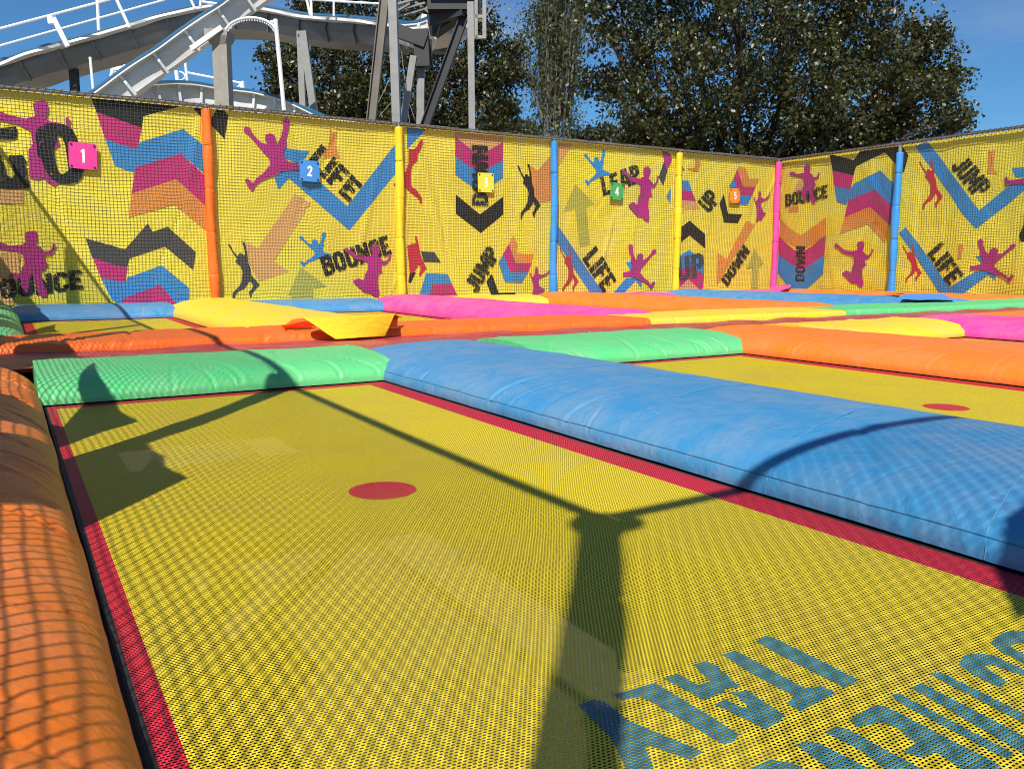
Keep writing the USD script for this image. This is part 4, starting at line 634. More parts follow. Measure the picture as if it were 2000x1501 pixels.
def rail(wall, u0, u1, label, group, lace=True, seed=0, h=RAIL):
    t = Thing('top_rail', label, 'fence rail', wall.p((u0 + u1) / 2, h), group=group)
    u = np.linspace(u0, u1, 60); sg = 0.012 * fbm(u * 1.2, u * 0 + seed, seed, 2)
    m = MB(); m.tube(wall.p(u, h + sg), 0.021, 10); obj('pipe', m, 'rusty_rail', t, smooth=True)
    if lace:
        q = np.random.default_rng(seed)
        k = np.arange(u0, u1, 0.006); pitch = 0.075
        ph = 2 * np.pi * (k - u0) / pitch + 2.2 * fbm(k * 3, k * 0, seed, 2)
        rad = 0.026 + 0.008 * (fbm(k * 14, k * 0 + 2, seed, 2) + .5)
        z = h + np.interp(k, u, sg) + rad * np.sin(ph) - 0.006; w = rad * np.cos(ph)
        m = MB(); m.tube(wall.p(k, z, w), 0.0032, 4); obj('lacing_cord', m, 'black_cord', t)
        k = np.arange(u0, u1, 0.02)
        m = MB()
        for j in range(2): m.tube(wall.p(k, h + 0.012 - 0.03 * j + 0.03 * fbm(k * 4, k * 0 + j, seed + j, 3), 0.02 + 0.006 * j), 0.0042, 4)
        obj('edge_rope', m, 'net_cord', t)
    return t

GP, GN, GB, GR = 'padded posts of the fence', 'safety nets hung between the posts', 'printed yellow banners behind the nets', 'fence top rails'
cols = [None, ('sleeve_orange', 'orange padded fence post between sign 1 and sign 2'), ('sleeve_yellow', 'first yellow padded fence post from the left, between sign 2 and sign 3'), ('sleeve_blue', 'blue padded fence post between sign 3 and sign 4'),
        ('sleeve_yellow', 'second yellow padded fence post, between sign 4 and sign 5'), ('sleeve_pink', 'pink padded fence post at the back corner')]
for i in range(1, 6): sleeve_post(BACK, BP[i], *cols[i], GP, seed=i)
RP = [0.0, 4.24 * U, 8.66 * U, 13.0 * U]
sleeve_post(RGT, RP[1], 'sleeve_blue', 'blue padded fence post on the right hand fence', GP, top=4.12, seed=7)
sleeve_post(RGT, RP[2], 'sleeve_yellow', 'padded fence post past the right edge of the picture', GP, seed=8)

PANELS = [(BACK, BP[k], BP[k + 1]) for k in range(5)] + [(RGT, 0.0, RP[1]), (RGT, RP[1], RP[2])]
BLAB = ['yellow banner with big black lettering and two zigzag arrows, left of the orange post', 'yellow banner with a magenta star jumper, blue tick and LIFE, right of the orange post', 'yellow banner with chevrons pointing down and DOWN and JUMP, behind sign 3',
        'yellow banner with LEAP and a kneeling magenta jumper, behind sign 4', 'yellow banner with UP twice and a black up arrow, left of the pink corner post', 'yellow banner with BOUNCE and zigzag arrows right of the pink corner post', 'yellow banner with blue ticks and JUMP at the far right']
def bwave(u, z, k):
    e = np.clip(np.minimum(1, (RAIL - z) * 4), 0, 1)
    a = 0.018 * fbm(u * 1.7 + 5 * k, z * 1.5, 70 + k, 3) + 0.009 * fbm(u * 5.0 + k, z * 2.2, 80 + k, 2)
    cre = 0.0
    q = np.random.default_rng(500 + k)
    for _ in range(7):                      # hanging folds and diagonal pulls
        uc, zc, ang, wd, am = q.uniform(0, 12), q.uniform(0.3, 2.2), q.uniform(-0.7, 0.7), q.uniform(0.02, 0.05), q.uniform(-1, 1) * 0.012
        uc = PANELS[k][1] + (uc / 12) * (PANELS[k][2] - PANELS[k][1])
        cre = cre + am * np.exp(-(((u - uc) - ang * (z - zc)) / wd) ** 2) * np.exp(-((z - zc) / 0.6) ** 2)
    if k == 0: cre = cre + 0.010 * np.sin(u * 46 + 6 * fbm(u * 3, z * 3, 4)) * np.sin(z * 50) * np.clip(1.0 - (u - PANELS[0][1]) / 0.75, 0, 1) * 0.5
    if k in (5, 6): a = a * 1.5 + 0.012 * np.sin(u * 6 + 4 * fbm(u, z * 2, 9)) * np.clip(fbm(u * 1.3, z * 1.3, 14) * 3 + .5, 0, 1)
    s = 1.7 * (a + cre); return 0.034 * np.tanh(s / 0.034) * e

LET = {  # letter strokes in a box of height 1: (width, polylines)
 'B': (.56, [[(.12, 0), (.12, 1)], [(.12, .89), (.36, .89), (.43, .8), (.43, .64), (.36, .54), (.12, .54)], [(.36, .54), (.45, .44), (.45, .2), (.36, .11), (.12, .11)]]),
 'O': (.56, [[(.20, .11), (.12, .22), (.12, .78), (.20, .89), (.36, .89), (.44, .78), (.44, .22), (.36, .11), (.20, .11)]]),
 'U': (.56, [[(.12, 1), (.12, .22), (.20, .11), (.36, .11), (.44, .22), (.44, 1)]]),
 'N': (.60, [[(.12, 0), (.12, 1)], [(.12, .93), (.48, .07)], [(.48, 0), (.48, 1)]]),
 'C': (.54, [[(.43, .68), (.43, .80), (.36, .89), (.20, .89), (.12, .78), (.12, .22), (.20, .11), (.36, .11), (.43, .2), (.43, .32)]]),
 'E': (.50, [[(.12, 0), (.12, 1)], [(.12, .89), (.46, .89)], [(.12, .5), (.40, .5)], [(.12, .11), (.46, .11)]]),
 'L': (.48, [[(.12, 1), (.12, 0)], [(.12, .11), (.45, .11)]]),
 'I': (.26, [[(.13, 0), (.13, 1)]]),
 'F': (.48, [[(.12, 0), (.12, 1)], [(.12, .89), (.45, .89)], [(.12, .5), (.38, .5)]]),
 'J': (.46, [[(.34, 1), (.34, .22), (.27, .11), (.16, .11), (.09, .2), (.09, .32)]]),
 'M': (.70, [[(.12, 0), (.12, 1)], [(.12, .93), (.35, .35), (.58, .93)], [(.58, 0), (.58, 1)]]),
 'P': (.54, [[(.12, 0), (.12, 1)], [(.12, .89), (.34, .89), (.43, .8), (.43, .56), (.34, .46), (.12, .46)]]),
 'A': (.58, [[(.08, 0), (.24, 1)], [(.50, 0), (.34, 1)], [(.22, .93), (.36, .93)], [(.15, .3), (.43, .3)]]),
 'D': (.56, [[(.12, 0), (.12, 1)], [(.12, .89), (.34, .89), (.44, .78), (.44, .22), (.34, .11), (.12, .11)]]),
 'W': (.74, [[(.08, 1), (.2, .05), (.37, .7), (.54, .05), (.66, 1)]]),
 '1': (.40, [[(.24, 0), (.24, 1)], [(.26, .92), (.08, .78)]]), '2': (.56, [[(.11, .70), (.14, .82), (.24, .9), (.36, .88), (.44, .76), (.42, .6), (.12, .1), (.48, .1)]]),
 '3': (.52, [[(.1, .82), (.2, .9), (.34, .88), (.4, .74), (.34, .58), (.22, .53), (.34, .5), (.43, .34), (.38, .16), (.24, .09), (.09, .18)]]),
 '4': (.56, [[(.36, 0), (.36, 1)], [(.36, .95), (.08, .32), (.52, .32)]]), '5': (.52, [[(.43, .91), (.14, .91), (.12, .54), (.28, .6), (.42, .48), (.42, .24), (.3, .1), (.1, .14)]])}
def glyph(ch, th=0.20):
    w, ls = LET[ch]; return w, unary_union([LineString(l).buffer(th / 2, cap_style='flat', join_style='mitre', mitre_limit=1.6) for l in ls]).intersection(sbox(0, 0, w, 1))
def word_shapes(text, p0, p1, ptop, distress=None, th=0.20):
    total = sum(LET[c][0] for c in text) - 0.06; x = 0.0; out = []
    e1 = (np.array(p1) - p0) / total; e2 = np.array(ptop) - p0
    for c in text:
        w, g = glyph(c, th)
        if distress is not None:
            cuts = []
            for _ in range(26):
                a, b, L, an = distress.uniform(0, w), distress.uniform(0, 1), distress.uniform(.04, .22), distress.uniform(0, math.pi)
                cuts.append(LineString([(a, b), (a + L * math.cos(an), b + L * math.sin(an))]).buffer(distress.uniform(.006, .018), cap_style='flat'))
            g = g.difference(unary_union(cuts))
        g = affinity.translate(g, x, 0); x += w
        out.append(affinity.affine_transform(g, [e1[0], e2[0], e1[1], e2[1], p0[0], p0[1]]))
    return out

def flat(poly, wall, off, k, step=0.07):
    m = MB()
    for q in getattr(poly, 'geoms', [poly]):
        if q.geom_type != 'Polygon' or q.area < 2e-5: continue
        v2, f = trimesh.creation.triangulate_polygon(q, engine='earcut')
        v, f = trimesh.remesh.subdivide_to_size(np.column_stack([np.asarray(v2), np.zeros(len(v2))]), f, step)
        P = wall.p(v[:, 0], v[:, 1], off + bwave(v[:, 0], v[:, 1], k))
        n = (np.cross(P[f[:, 1]] - P[f[:, 0]], P[f[:, 2]] - P[f[:, 0]]) @ wall.dn).sum()
        m.add(P, f if n > 0 else f[:, ::-1])
    return m if m.n else None

OFF = {0: -0.045, 1: -0.056}
pr = random.Random(3)
for k, (wall, u0, u1) in enumerate(PANELS):
    off = -0.045 if wall is BACK else -0.056
    net(wall, u0 + 0.01, u1 - 0.01, ['safety net with small black mesh over the banner with sign 1', 'safety net over the banner with the star jumper behind sign 2', 'safety net over the banner with the DOWN arrow behind sign 3', 'safety net over the LEAP banner behind sign 4', 'safety net over the UP banner behind sign 5', 'safety net over the BOUNCE banner on the right hand fence', 'safety net over the last banner at the right edge'][k], GN, seed=90 + k)
    uu, zz = np.meshgrid(np.linspace(u0 + .004, u1 - .004, 110), np.linspace(0.06, RAIL - 0.02, 100), indexing='ij')
    t = Thing('printed_banner', BLAB[k], 'banner', wall.p((u0 + u1) / 2, 0.0, off), group=GB)
    P = wall.p(uu, zz, off + bwave(uu, zz, k)); v, f = grid(P)
    n = (np.cross(v[f[:, 1]] - v[f[:, 0]], v[f[:, 2]] - v[f[:, 0]]) @ wall.dn).sum()
    obj('banner_sheet', (v, f if n > 0 else f[:, ::-1]), 'banner_yellow', t, smooth=True)
    clip = sbox(u0 + .006, 0.07, u1 - .006, RAIL - 0.03); lay = 0
    def put(name, poly, col):
        global lay
        poly = poly.buffer(0).intersection(clip)
        if poly.is_empty: return
        lay += 1
        m = flat(poly, wall, off + 0.0016 + 0.0007 * lay, k)
        if m: obj(name, m, 'print_' + col, t, smooth=True)
    for p in [p for p in PRINTS if p[0] == k and p[1] != 'jumper_print' and p[1] != 'big_lettering_print']: put(p[1], Polygon(p[3]), p[2])
    for p in [p for p in PRINTS if p[0] == k and p[1] == 'jumper_print' and p[2] != 'magenta']: put(p[1], Polygon(p[3]), p[2])
    for wd in [w for w in WORDS if w[0] == k]:
        for g in word_shapes(wd[1], *wd[3], distress=pr): put('lettering_print', g, wd[2])
    for p in [p for p in PRINTS if p[0] == k and p[1] == 'jumper_print' and p[2] == 'magenta']: put(p[1], Polygon(p[3]), p[2])
    for p in [p for p in PRINTS if p[0] == k and p[1] == 'big_lettering_print']:
        g = Polygon(p[3], [p[4]] if len(p) > 4 else [])
        cuts = [LineString([(a, b), (a + pr.uniform(-.05, .05), b + pr.uniform(-.05, .05))]).buffer(pr.uniform(.002, .006)) for a, b in [(pr.uniform(-.2, .8), pr.uniform(1.3, 2.1)) for _ in range(60)]]
        put(p[1], g.buffer(0).difference(unary_union(cuts)), p[2])
for k in range(5): rail(BACK, BP[k], BP[k + 1], ['leftmost top rail, left of the orange post', 'top rail between the orange post and the first yellow post', 'top rail between the first yellow post and the blue post of the back fence', 'top rail above the LEAP banner', 'top rail above the UP banner, ending at the pink corner post'][k], GR, seed=130 + k)
rail(RGT, 0, RP[1], 'top rail above the BOUNCE banner right of the corner', GR, seed=140); rail(RGT, RP[1], RP[2], 'top rail at the far right above the JUMP banner', GR, seed=141)

# number plates tied to the net
for (num, c), lk, lb in zip(SIGNS, ('sign_pink', 'sign_blue', 'sign_yellow', 'sign_green', 'sign_orange'), ('pink plate', 'blue plate', 'yellow plate', 'green plate', 'orange plate')):
    c = np.array(c); u0, u1 = c[[0, 3], 0].mean(), c[[1, 2], 0].mean(); z1, z0 = c[:2, 1].mean(), c[2:, 1].mean(); cu, cz = (u0 + u1) / 2, (z0 + z1) / 2; w, h = u1 - u0, z1 - z0
    t = Thing('number_sign', f'square {lb} with a white number {num} tied to the net', 'number sign', BACK.p(cu, cz, 0.008), group='numbered plates on the back fence')
    shape = sbox(cu - w / 2 + .02, cz - h / 2 + .02, cu + w / 2 - .02, cz + h / 2 - .02).buffer(0.02); tilt = {'1': -2.5, '2': -1, '3': 1, '4': -2, '5': 2}[num]
    bend = {'1': .02, '2': .05, '3': 0.02, '4': .03, '5': .10}[num]
    def face(poly, w0, w1):
        poly = affinity.rotate(poly, tilt, origin=(cu, cz)); m = MB()
        for q in getattr(poly, 'geoms', [poly]):
            e = trimesh.creation.extrude_polygon(q, w1 - w0, engine='earcut'); e = trimesh.Trimesh(*trimesh.remesh.subdivide_to_size(e.vertices, e.faces, 0.04))
            V = e.vertices; m.add(BACK.p(V[:, 0], V[:, 1], 0.010 + w0 + V[:, 2] - bend * ((V[:, 0] - cu) ** 2) * 6), e.faces[:, ::-1])
        return m
    pl = obj('plate', face(shape, 0, 0.004), lk, t, smooth=30)
    gw, gsh = glyph(num, 0.17); gh = h * 0.52
    obj('numeral', face(affinity.translate(affinity.scale(gsh, gh, gh, origin=(0, 0)), cu - gw * gh / 2, cz - gh / 2), 0.0045, 0.006), 'sign_white', pl)
    for sx in (-1, 1):
        for sz in (-1, 1):
            a = affinity.rotate(affinity.translate(sbox(-.006, -.006, .006, .006).buffer(.004), cu + sx * (w / 2 - .025), cz + sz * (h / 2 - .025)), 0)
            obj('cable_tie', face(a, 0.0045, 0.012), 'black_cord', pl)

# side fences that stand beside and behind the viewer and throw their shadows on the beds
for i, y in enumerate((YN, 3.72 * U, 8.1 * U, 12.6 * U, 17.0 * U)):
    sleeve_post(LEFT, y, ('sleeve_blue', 'sleeve_yellow', 'sleeve_pink', 'sleeve_blue', 'sleeve_orange')[i], ('padded post of the corner right behind the viewer', 'first padded post of the left fence from the viewer', 'second padded post of the left fence from the viewer', 'third padded post of the left fence from the viewer', 'last padded post of the left fence before banner 1')[i], GP, seed=20 + i, r=0.05)
_c = Thing('net_bundle', 'bundle of gathered netting and cord on top of the post right behind the viewer', 'netting', (XL, YN, 2.2))
_m = MB()
for dx, dy, dz, rx, rz in ((0, 0, RAIL - .03, .07, .05), (.02, .02, RAIL - .10, .055, .07), (.03, -.03, RAIL - .01, .055, .04)):
    s = trimesh.creation.icosphere(3, 1.0); V = s.vertices * [rx, rx, rz]; V = V * (1 + .25 * fbm(V[:, 0] * 30, V[:, 1] * 30 + V[:, 2] * 25, 3)[:, None]); _m.add(V + [XL + dx, YN + dy, dz], s.faces)
obj('gathered_net', _m, 'net_cord', _c, smooth=True)
LY = [YN, 3.72 * U, 8.1 * U, 12.6 * U, 17.0 * U, YB]
for i in range(5):
    net(LEFT, LY[i] + .01, LY[i + 1] - .01, 'safety net of the left fence, bay %s from the viewer' % ('one', 'two', 'three', 'four', 'five')[i], GN, seg=14, seed=200 + i, r=0.0018)
    rail(LEFT, LY[i], LY[i + 1], 'top rail of the left fence, bay %s from the viewer' % ('one', 'two', 'three', 'four', 'five')[i], GR, lace=False, seed=210 + i)
NX = [XL, 3.9 * U, 8.3 * U, 12.7 * U]
for i in range(3):
    if i: sleeve_post(NEAR, NX[i], 'sleeve_orange', 'padded post %s of the fence behind the viewer' % ('', 'one', 'two')[i], GP, seed=30 + i)
    net(NEAR, NX[i] + .01, NX[i + 1] - .01, 'safety net behind the viewer, bay %s' % ('one', 'two', 'three')[i], GN, seg=14, seed=220 + i, r=0.0018)
    rail(NEAR, NX[i], NX[i + 1], 'top rail behind the viewer, bay %s' % ('one', 'two', 'three')[i], GR, lace=False, seed=230 + i)
def tarp(wall, pts, label):
    p = Polygon([(a * U, b * U) for a, b in pts]).buffer(0)
    v2, f = trimesh.creation.triangulate_polygon(p, engine='earcut'); v, f = trimesh.remesh.subdivide_to_size(np.column_stack([v2, np.zeros(len(v2))]), f, 0.1)
    t = Thing('side_banner', label, 'banner', wall.p(v[:, 0].mean(), 0.0), group='torn banners on the side fences')
    obj('banner_sheet', (wall.p(v[:, 0], v[:, 1], -0.02 + 0.01 * fbm(v[:, 0] * 3, v[:, 1] * 3, 2)), f), 'banner_yellow', t)
for i, o in enumerate((0.0, 4.35, 8.85, 13.2)):
    tarp(LEFT, [(2.6 + o, .25), (3.75 + o, .25), (3.74 + o, 1.25), (3.73 + o, 1.6), (3.71 + o, 2.1), (3.35 + o, 2.1), (3.13 + o, 2.16), (2.92 + o, 2.1), (2.75 + o, 2.14), (2.55 + o, 2.2), (2.52 + o, 1.4), (2.5 + o, 1.2)], 'torn banner low on the left fence, %s from the viewer' % ('nearest', 'second', 'third', 'fourth')[i])
    tarp(LEFT, [(4.2 + o, .25), (5.4 + o, .4), (5.35 + o, 1.2), (4.8 + o, 1.45), (5.4 + o, 1.72), (5.6 + o, 1.85), (6.05 + o, 2.24), (5.5 + o, 2.17), (4.8 + o, 2.1), (4.24 + o, 2.19), (4.27 + o, 1.79), (4.2 + o, 1.45)], 'pointed torn banner low on the left fence, %s from the viewer' % ('nearest', 'second', 'third', 'fourth')[i])
tarp(NEAR, [(0.95, 2.5), (1.17, 3.05), (1.4, 3.12), (2.17, 3.8), (3.4, 3.9), (3.4, 2.6)], 'torn banner high on the fence behind the viewer')

# ------------------------------------------------------------------ water ride behind the fence
def pxw(w, d): return w * d / FOC
def trough(name, label, path, h, W, lip, rib_px, wavy=0.0, rim='flume_blue', group='white chutes of the water ride', walk=0.0, seed=0, rib_out=0.03, belly=0.14, far_rise=0.0, near_drop=0.0, paint='flume_white'):
    P = np.array([at(*q) for q in path])
    s = np.concatenate([[0], np.cumsum(np.linalg.norm(np.diff(P, axis=0), axis=1))]); n = max(24, int(s[-1] * 9)); q = np.linspace(0, s[-1], n)
    from scipy.interpolate import PchipInterpolator
    C = PchipInterpolator(s, P)(q)
    T = np.gradient(C, axis=0); Th = T * [1, 1, 0]; Th /= np.linalg.norm(Th, axis=1, keepdims=True)
    O = np.stack([Th[:, 1], -Th[:, 0], 0 * q], 1); O *= np.where(((EYE - C) * O).sum(1) < 0, -1, 1)[:, None]
    Un = np.cross(T / np.linalg.norm(T, axis=1, keepdims=True), O); Un *= np.sign(Un[:, 2:3])
    def sweep(prof, closed=True):
        prof = np.array(prof, float); V = C[:, None] + prof[None, :, :1] * O[:, None] + prof[None, :, 1:] * Un[:, None]
        if wavy: V = V + (O[:, None] * (wavy * np.sin(q * 5.5 + seed) * np.sin(q * 1.7))[:, None, None]) * (np.abs(prof[None, :, 1:]) > 0.1)
        if closed: V = np.concatenate([V, V[:, :1]], 1)
        v, f = grid(V); m = MB(); m.add(v, f)
        for row in (0, -1):
            ring = V[row]; c = ring.mean(0); k = len(ring); m.add(np.vstack([ring, c]), [[i, i + 1, k] for i in range(k - 1)])
        return m
    t = Thing(name, label, 'water chute', C.mean(0), group=group)
    shell = [(lip, -.03), (lip, -.07), (0, -.075), (0.015, -.55 * h), (-.03, -.72 * h), (-belly, -h), (-W + belly, -h), (-W, -.6 * h), (-W, -.03 + far_rise), (-W + .04, -.03 + far_rise), (-W + .04, -.55 * h), (-W + belly + .02, -h + .05), (-belly - .02, -h + .05), (-.05, -.6 * h), (-.04, -.03)]
    obj('trough', sweep(shell), paint, t, smooth=30)
    obj('rim', sweep([(lip + .012, .005), (lip + .012, -.032), (-.05, -.032), (-.05, .005)]), rim, t)
    if walk:
        obj('walkway', sweep([(lip + walk, -.10), (lip + walk, -.15), (lip - .02, -.15), (lip - .02, -.10)]), 'white_paint', t)
    for u in rib_px:
        i = int(np.clip(u, 0.01, 0.99) * (n - 1)); m = MB()
        o, un = O[i], Un[i]; c = C[i]
        pts = [(lip * .9, -.06), (0.015 + rib_out, -.12), (0.015 + rib_out, -.6 * h), (-belly + rib_out, -h - rib_out)]
        pts = [c + a * o + b * un for a, b in pts]
        for a, b in zip(pts[:-1], pts[1:]): m.beam(a, b, 0.045, 0.035, up=o)
        obj('rib', m, paint, t)
    return t, C, O, Un

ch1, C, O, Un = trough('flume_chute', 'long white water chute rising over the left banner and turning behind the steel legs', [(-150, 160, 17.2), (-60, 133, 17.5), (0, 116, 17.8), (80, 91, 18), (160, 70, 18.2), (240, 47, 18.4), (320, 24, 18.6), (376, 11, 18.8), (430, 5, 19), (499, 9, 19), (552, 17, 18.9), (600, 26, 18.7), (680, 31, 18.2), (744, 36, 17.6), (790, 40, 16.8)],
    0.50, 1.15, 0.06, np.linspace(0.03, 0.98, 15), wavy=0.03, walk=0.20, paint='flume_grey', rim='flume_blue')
ch2, *_ = trough('flume_chute', 'steep straight white chute coming down from the top of the picture to banner 1', [(150, 203, 15.2), (202, 168, 15.3), (280, 112, 15.4), (320, 85, 15.5), (413, 19, 15.7), (440, 0, 15.8), (560, -84, 16)], 0.38, 0.36, 0.17, np.linspace(0.08, 0.94, 7), group='white chutes of the water ride', rib_out=0.05, belly=0.05)
m = MB(); m.beam(at(373, 96, 15.2), at(433, 54, 15.3), 0.08, 0.08); obj('stringer', m, 'white_paint', ch2)
ch3, *_ = trough('flume_chute', 'low curved white chute with blue rim showing just above the banners near the orange post', [(236, 176, 16.2), (262, 167, 16.4), (300, 161, 16.7), (340, 160, 17), (374, 162, 17.2), (418, 169, 17.4), (460, 174, 17.5), (493, 178, 17.6), (550, 192, 17.6), (598, 209, 17.5), (640, 228, 17.2)], 0.62, 1.2, 0.17, np.linspace(0.05, 0.95, 9), rib_out=0.06)
tr4, *_ = trough('flume_chute', 'short white chute end with sunlit inside under the dark platform, right of the steel legs', [(770, 40, 16.5), (795, 43, 16.35), (820, 40, 16.2), (838, 33, 16.0), (850, 24, 15.85)], 0.36, 0.8, 0.03, (0.3, 0.6, 0.85), wavy=0, far_rise=0.34, near_drop=0.12)
m = MB()
for a, b in (((735, 20), (812, -2)), ((770, 22), (830, 6)), ((790, 30), (846, 12)), ((757, 33), (800, 8)), ((812, 5), (838, 24))): m.beam(at(*a, 15.6), at(*b, 15.4), 0.035, 0.035)
obj('guard_bar', m, 'galvanised', tr4)

def bars(name, label, cat, segs, d, look_, group=None, parts=None):
    """Straight members; every segment (pixel pair, width in pixels, part name) is a part of its own."""
    pts = np.array([at(*s[0], s[4] if len(s) > 4 else d) for s in segs]); t = Thing(name, label, cat, pts.mean(0) * [1, 1, 0] + [0, 0, pts[:, 2].min()], group=group)
    for s in segs:
        dd = s[4] if len(s) > 4 else d; m = MB(); w = pxw(s[2], dd); a, b = at(*s[0], dd), at(*s[1], dd)
        if w > 0.09 or 'board' in s[3]: m.beam(a, b, w, max(w, .05), up=-FLAT)
        else: m.tube([a, b], w / 2, 8)
        obj(s[3], m, look_, t, smooth=40)
    return t
GH = 'white handrails of the water ride'
bars('handrail', 'white tubular handrail with slanted posts along the rising chute at top left', 'handrail', [((-60, 72), (216, -1), 5, 'rail'), ((-60, 106), (322, 0), 4, 'rail'), ((99, 30), (131, 92), 6, 'post'), ((107, 34), (135, 90), 4, 'post'), ((227, -2), (253, 54), 6, 'post'), ((190, -5), (193, 60), 6, 'post'), ((98, 30), (101, 47), 9, 'end_bracket'), ((371, -4), (381, 18), 5, 'post'), ((393, -4), (391, 14), 5, 'post')], 17.6, 'white_paint', GH)
bars('handrail', 'white handrail over the chute in the top middle, left of the steel legs', 'handrail', [((560, -3), (748, 8), 4, 'rail'), ((607, -4), (609, 32), 5, 'post'), ((598, -4), (606, 30), 5, 'post'), ((652, -2), (652, 32), 4, 'post'), ((396, 4), (424, 8), 5, 'rail')], 17.9, 'white_paint', GH)
bars('handrail', 'small white handrail on the low curved chute behind the tall column', 'handrail', [((366, 142), (474, 163), 4, 'rail'), ((474, 159), (475, 178), 6, 'post'), ((461, 174), (471, 163), 3, 'brace'), ((470, 160), (470, 176), 4, 'post')], 17.7, 'white_paint', GH)
t = bars('chute_gate', 'white D shaped end loop and pole standing on the low curved chute', 'railing', [((344, 138), (347, 161), 7, 'post'), ((361, 112), (366, 162), 5, 'post')], 17.3, 'white_paint')
a = np.linspace(-np.pi / 2, np.pi / 2, 14); m = MB(); m.tube([at(350 + 11 * math.cos(k), 149 + 8.5 * math.sin(k), 17.3) for k in a], pxw(1.6, 17.3), 6); obj('loop', m, 'white_paint', t, smooth=True)
bars('flag_pole', 'thin white pole between the two left chutes', 'pole', [((176, 112), (182, 175), 5, 'pole')], 17.0, 'white_paint')

def column(name, label, top, bot, wpx, d, lk='galvanised', cap=None, group='steel legs of the water ride', depth=None, cat='support column', flange=False):
    A, B = at(*top, d), at(*bot, d); k = (A[2] + 1.0) / (A[2] - B[2]); B = A + (B - A) * k
    t = Thing(name, label, cat, B, group=group); w = pxw(wpx, d)
    m = MB()
    if flange:
        m.beam(A, B, w, w * .14, up=-FLAT); m.beam(A + RIGHT * w * .46, B + RIGHT * w * .46, w * .1, w * .9, up=-FLAT); m.beam(A - RIGHT * w * .46, B - RIGHT * w * .46, w * .1, w * .9, up=-FLAT)
    else: m.beam(A, B, w, depth or w, up=-FLAT)
    obj('shaft', m, lk, t)
    if cap:
        m = MB(); c0 = at(*cap[0], d); c1 = at(*cap[1], d); hw = pxw(cap[2], d) / 2
        v = []
        for z, s in ((c0, 1.0), (c0 * .55 + c1 * .45, 1.0), (c1, 0.66)):
            for a, b in ((-1, -1), (1, -1), (1, 1), (-1, 1)): v.append(z + RIGHT * a * hw * s + FLAT * b * hw * s)
        f = []
        for l in (0, 4):
            for i in range(4): j = (i + 1) % 4; f += [[l + i, l + j, l + 4 + j], [l + i, l + 4 + j, l + 4 + i]]
        f += [[0, 2, 1], [0, 3, 2], [8, 9, 10], [8, 10, 11]]
        m.add(v, f); obj('column_head', m, lk, t)
    base = MB(); base.box(B + [-.22, -.22, 0], B + [.22, .22, .08]); obj('base_plate', base, 'concrete', t)
    return t
column('support_column', 'square concrete column with a flared head under the steep chute', (432, 70), (438, 204), 27, 15.5, 'concrete', cap=((428, 62), (430, 90), 42), group=None)
column('support_column', 'short dark column under the rising chute at far left', (143, 118), (146, 168), 13, 18.5, 'dark_steel', cap=((143, 112), (143, 126), 18), group=None)
column('support_column', 'pale slanted leg of the left pair in front of the trees', (592, 62), (613, 216), 13, 18.2, group='steel legs of the water ride')
column('support_column', 'darker upright leg of the left pair in front of the trees', (586, 62), (592, 214), 11, 18.5, group='steel legs of the water ride')
column('support_column', 'grey slanted steel leg left of the thick upright by the yellow post', (755, -40), (726, 228), 17, 14.0, 'weathered_steel', flange=True)
column('support_column', 'thick pale upright steel leg above the yellow post', (766, -40), (775, 238), 15, 13.6, depth=.2)
column('support_column', 'short pale brace leaning right from the thick upright leg', (808, 110), (789, 228), 12, 15.4)
column('support_column', 'upright leg with shadow bands behind the crossing dark leg', (823, 66), (821, 238), 14, 15.6)
column('support_column', 'dark slanting leg from under the platform down to the left', (908, 28), (833, 236), 17, 15.0, 'dark_steel', flange=True)
column('support_column', 'slim pale upright leg at the right end of the platform', (919, 5), (922, 248), 12, 14.6)
t = Thing('ride_platform', 'dark box platform on top of the steel legs at the top edge', 'platform', at(880, 0, 14.8))
c = at(886, 4, 14.8)
m = MB()
m.beam(c - RIGHT * .40 + FLAT * .5 + [0, 0, .25], c + RIGHT * .42 + FLAT * .5 + [0, 0, .25], 1.1, .30); obj('deck_box', m, 'galvanised', t)
m = MB(); m.beam(c - RIGHT * .45 + FLAT * .3, c + RIGHT * .40 + FLAT * .3, .5, .2); m.beam(at(838, 40, 15.2), at(905, 22, 14.9), .12, .16); m.beam(at(770, 66, 15.8), at(835, 78, 15.6), .12, .14); m.beam(at(822, 60, 15.5), at(826, 132, 15.5), .26, .26, up=-FLAT); m.beam(at(775, 60, 15.4), at(832, 82, 15.4), .14, .22); m.beam(at(846, 62, 15.6), at(900, 24, 15.2), .2, .2); m.beam(at(838, 78, 15.7), at(840, 130, 15.7), .09, .09); obj('under_beam', m, 'dark_steel', t)
bars('ladder_cage', 'pale ladder frame hanging at the right end of the platform', 'ladder', [((946, -20), (946, 76), 7, 'side_board'), ((930, -20), (930, 76), 6, 'side_board'), ((926, 33), (949, 33), 6, 'rung_board'), ((926, 73), (949, 73), 6, 'rung_board'), ((950, 30), (974, -3), 2, 'stay')], 14.4, 'galvanised')
bars('stay_cables', 'thin steel stay cables crossing between the tall legs', 'cable', [((763, 151), (727, 226), 1.6, 'cable'), ((784, 100), (800, 240), 1.2, 'cable'), ((740, 228), (790, 170), 1.2, 'cable'), ((862, 40), (845, 100), 1.3, 'cable'), ((795, 190), (812, 238), 1.1, 'cable')], 15.2, 'grey_steel')
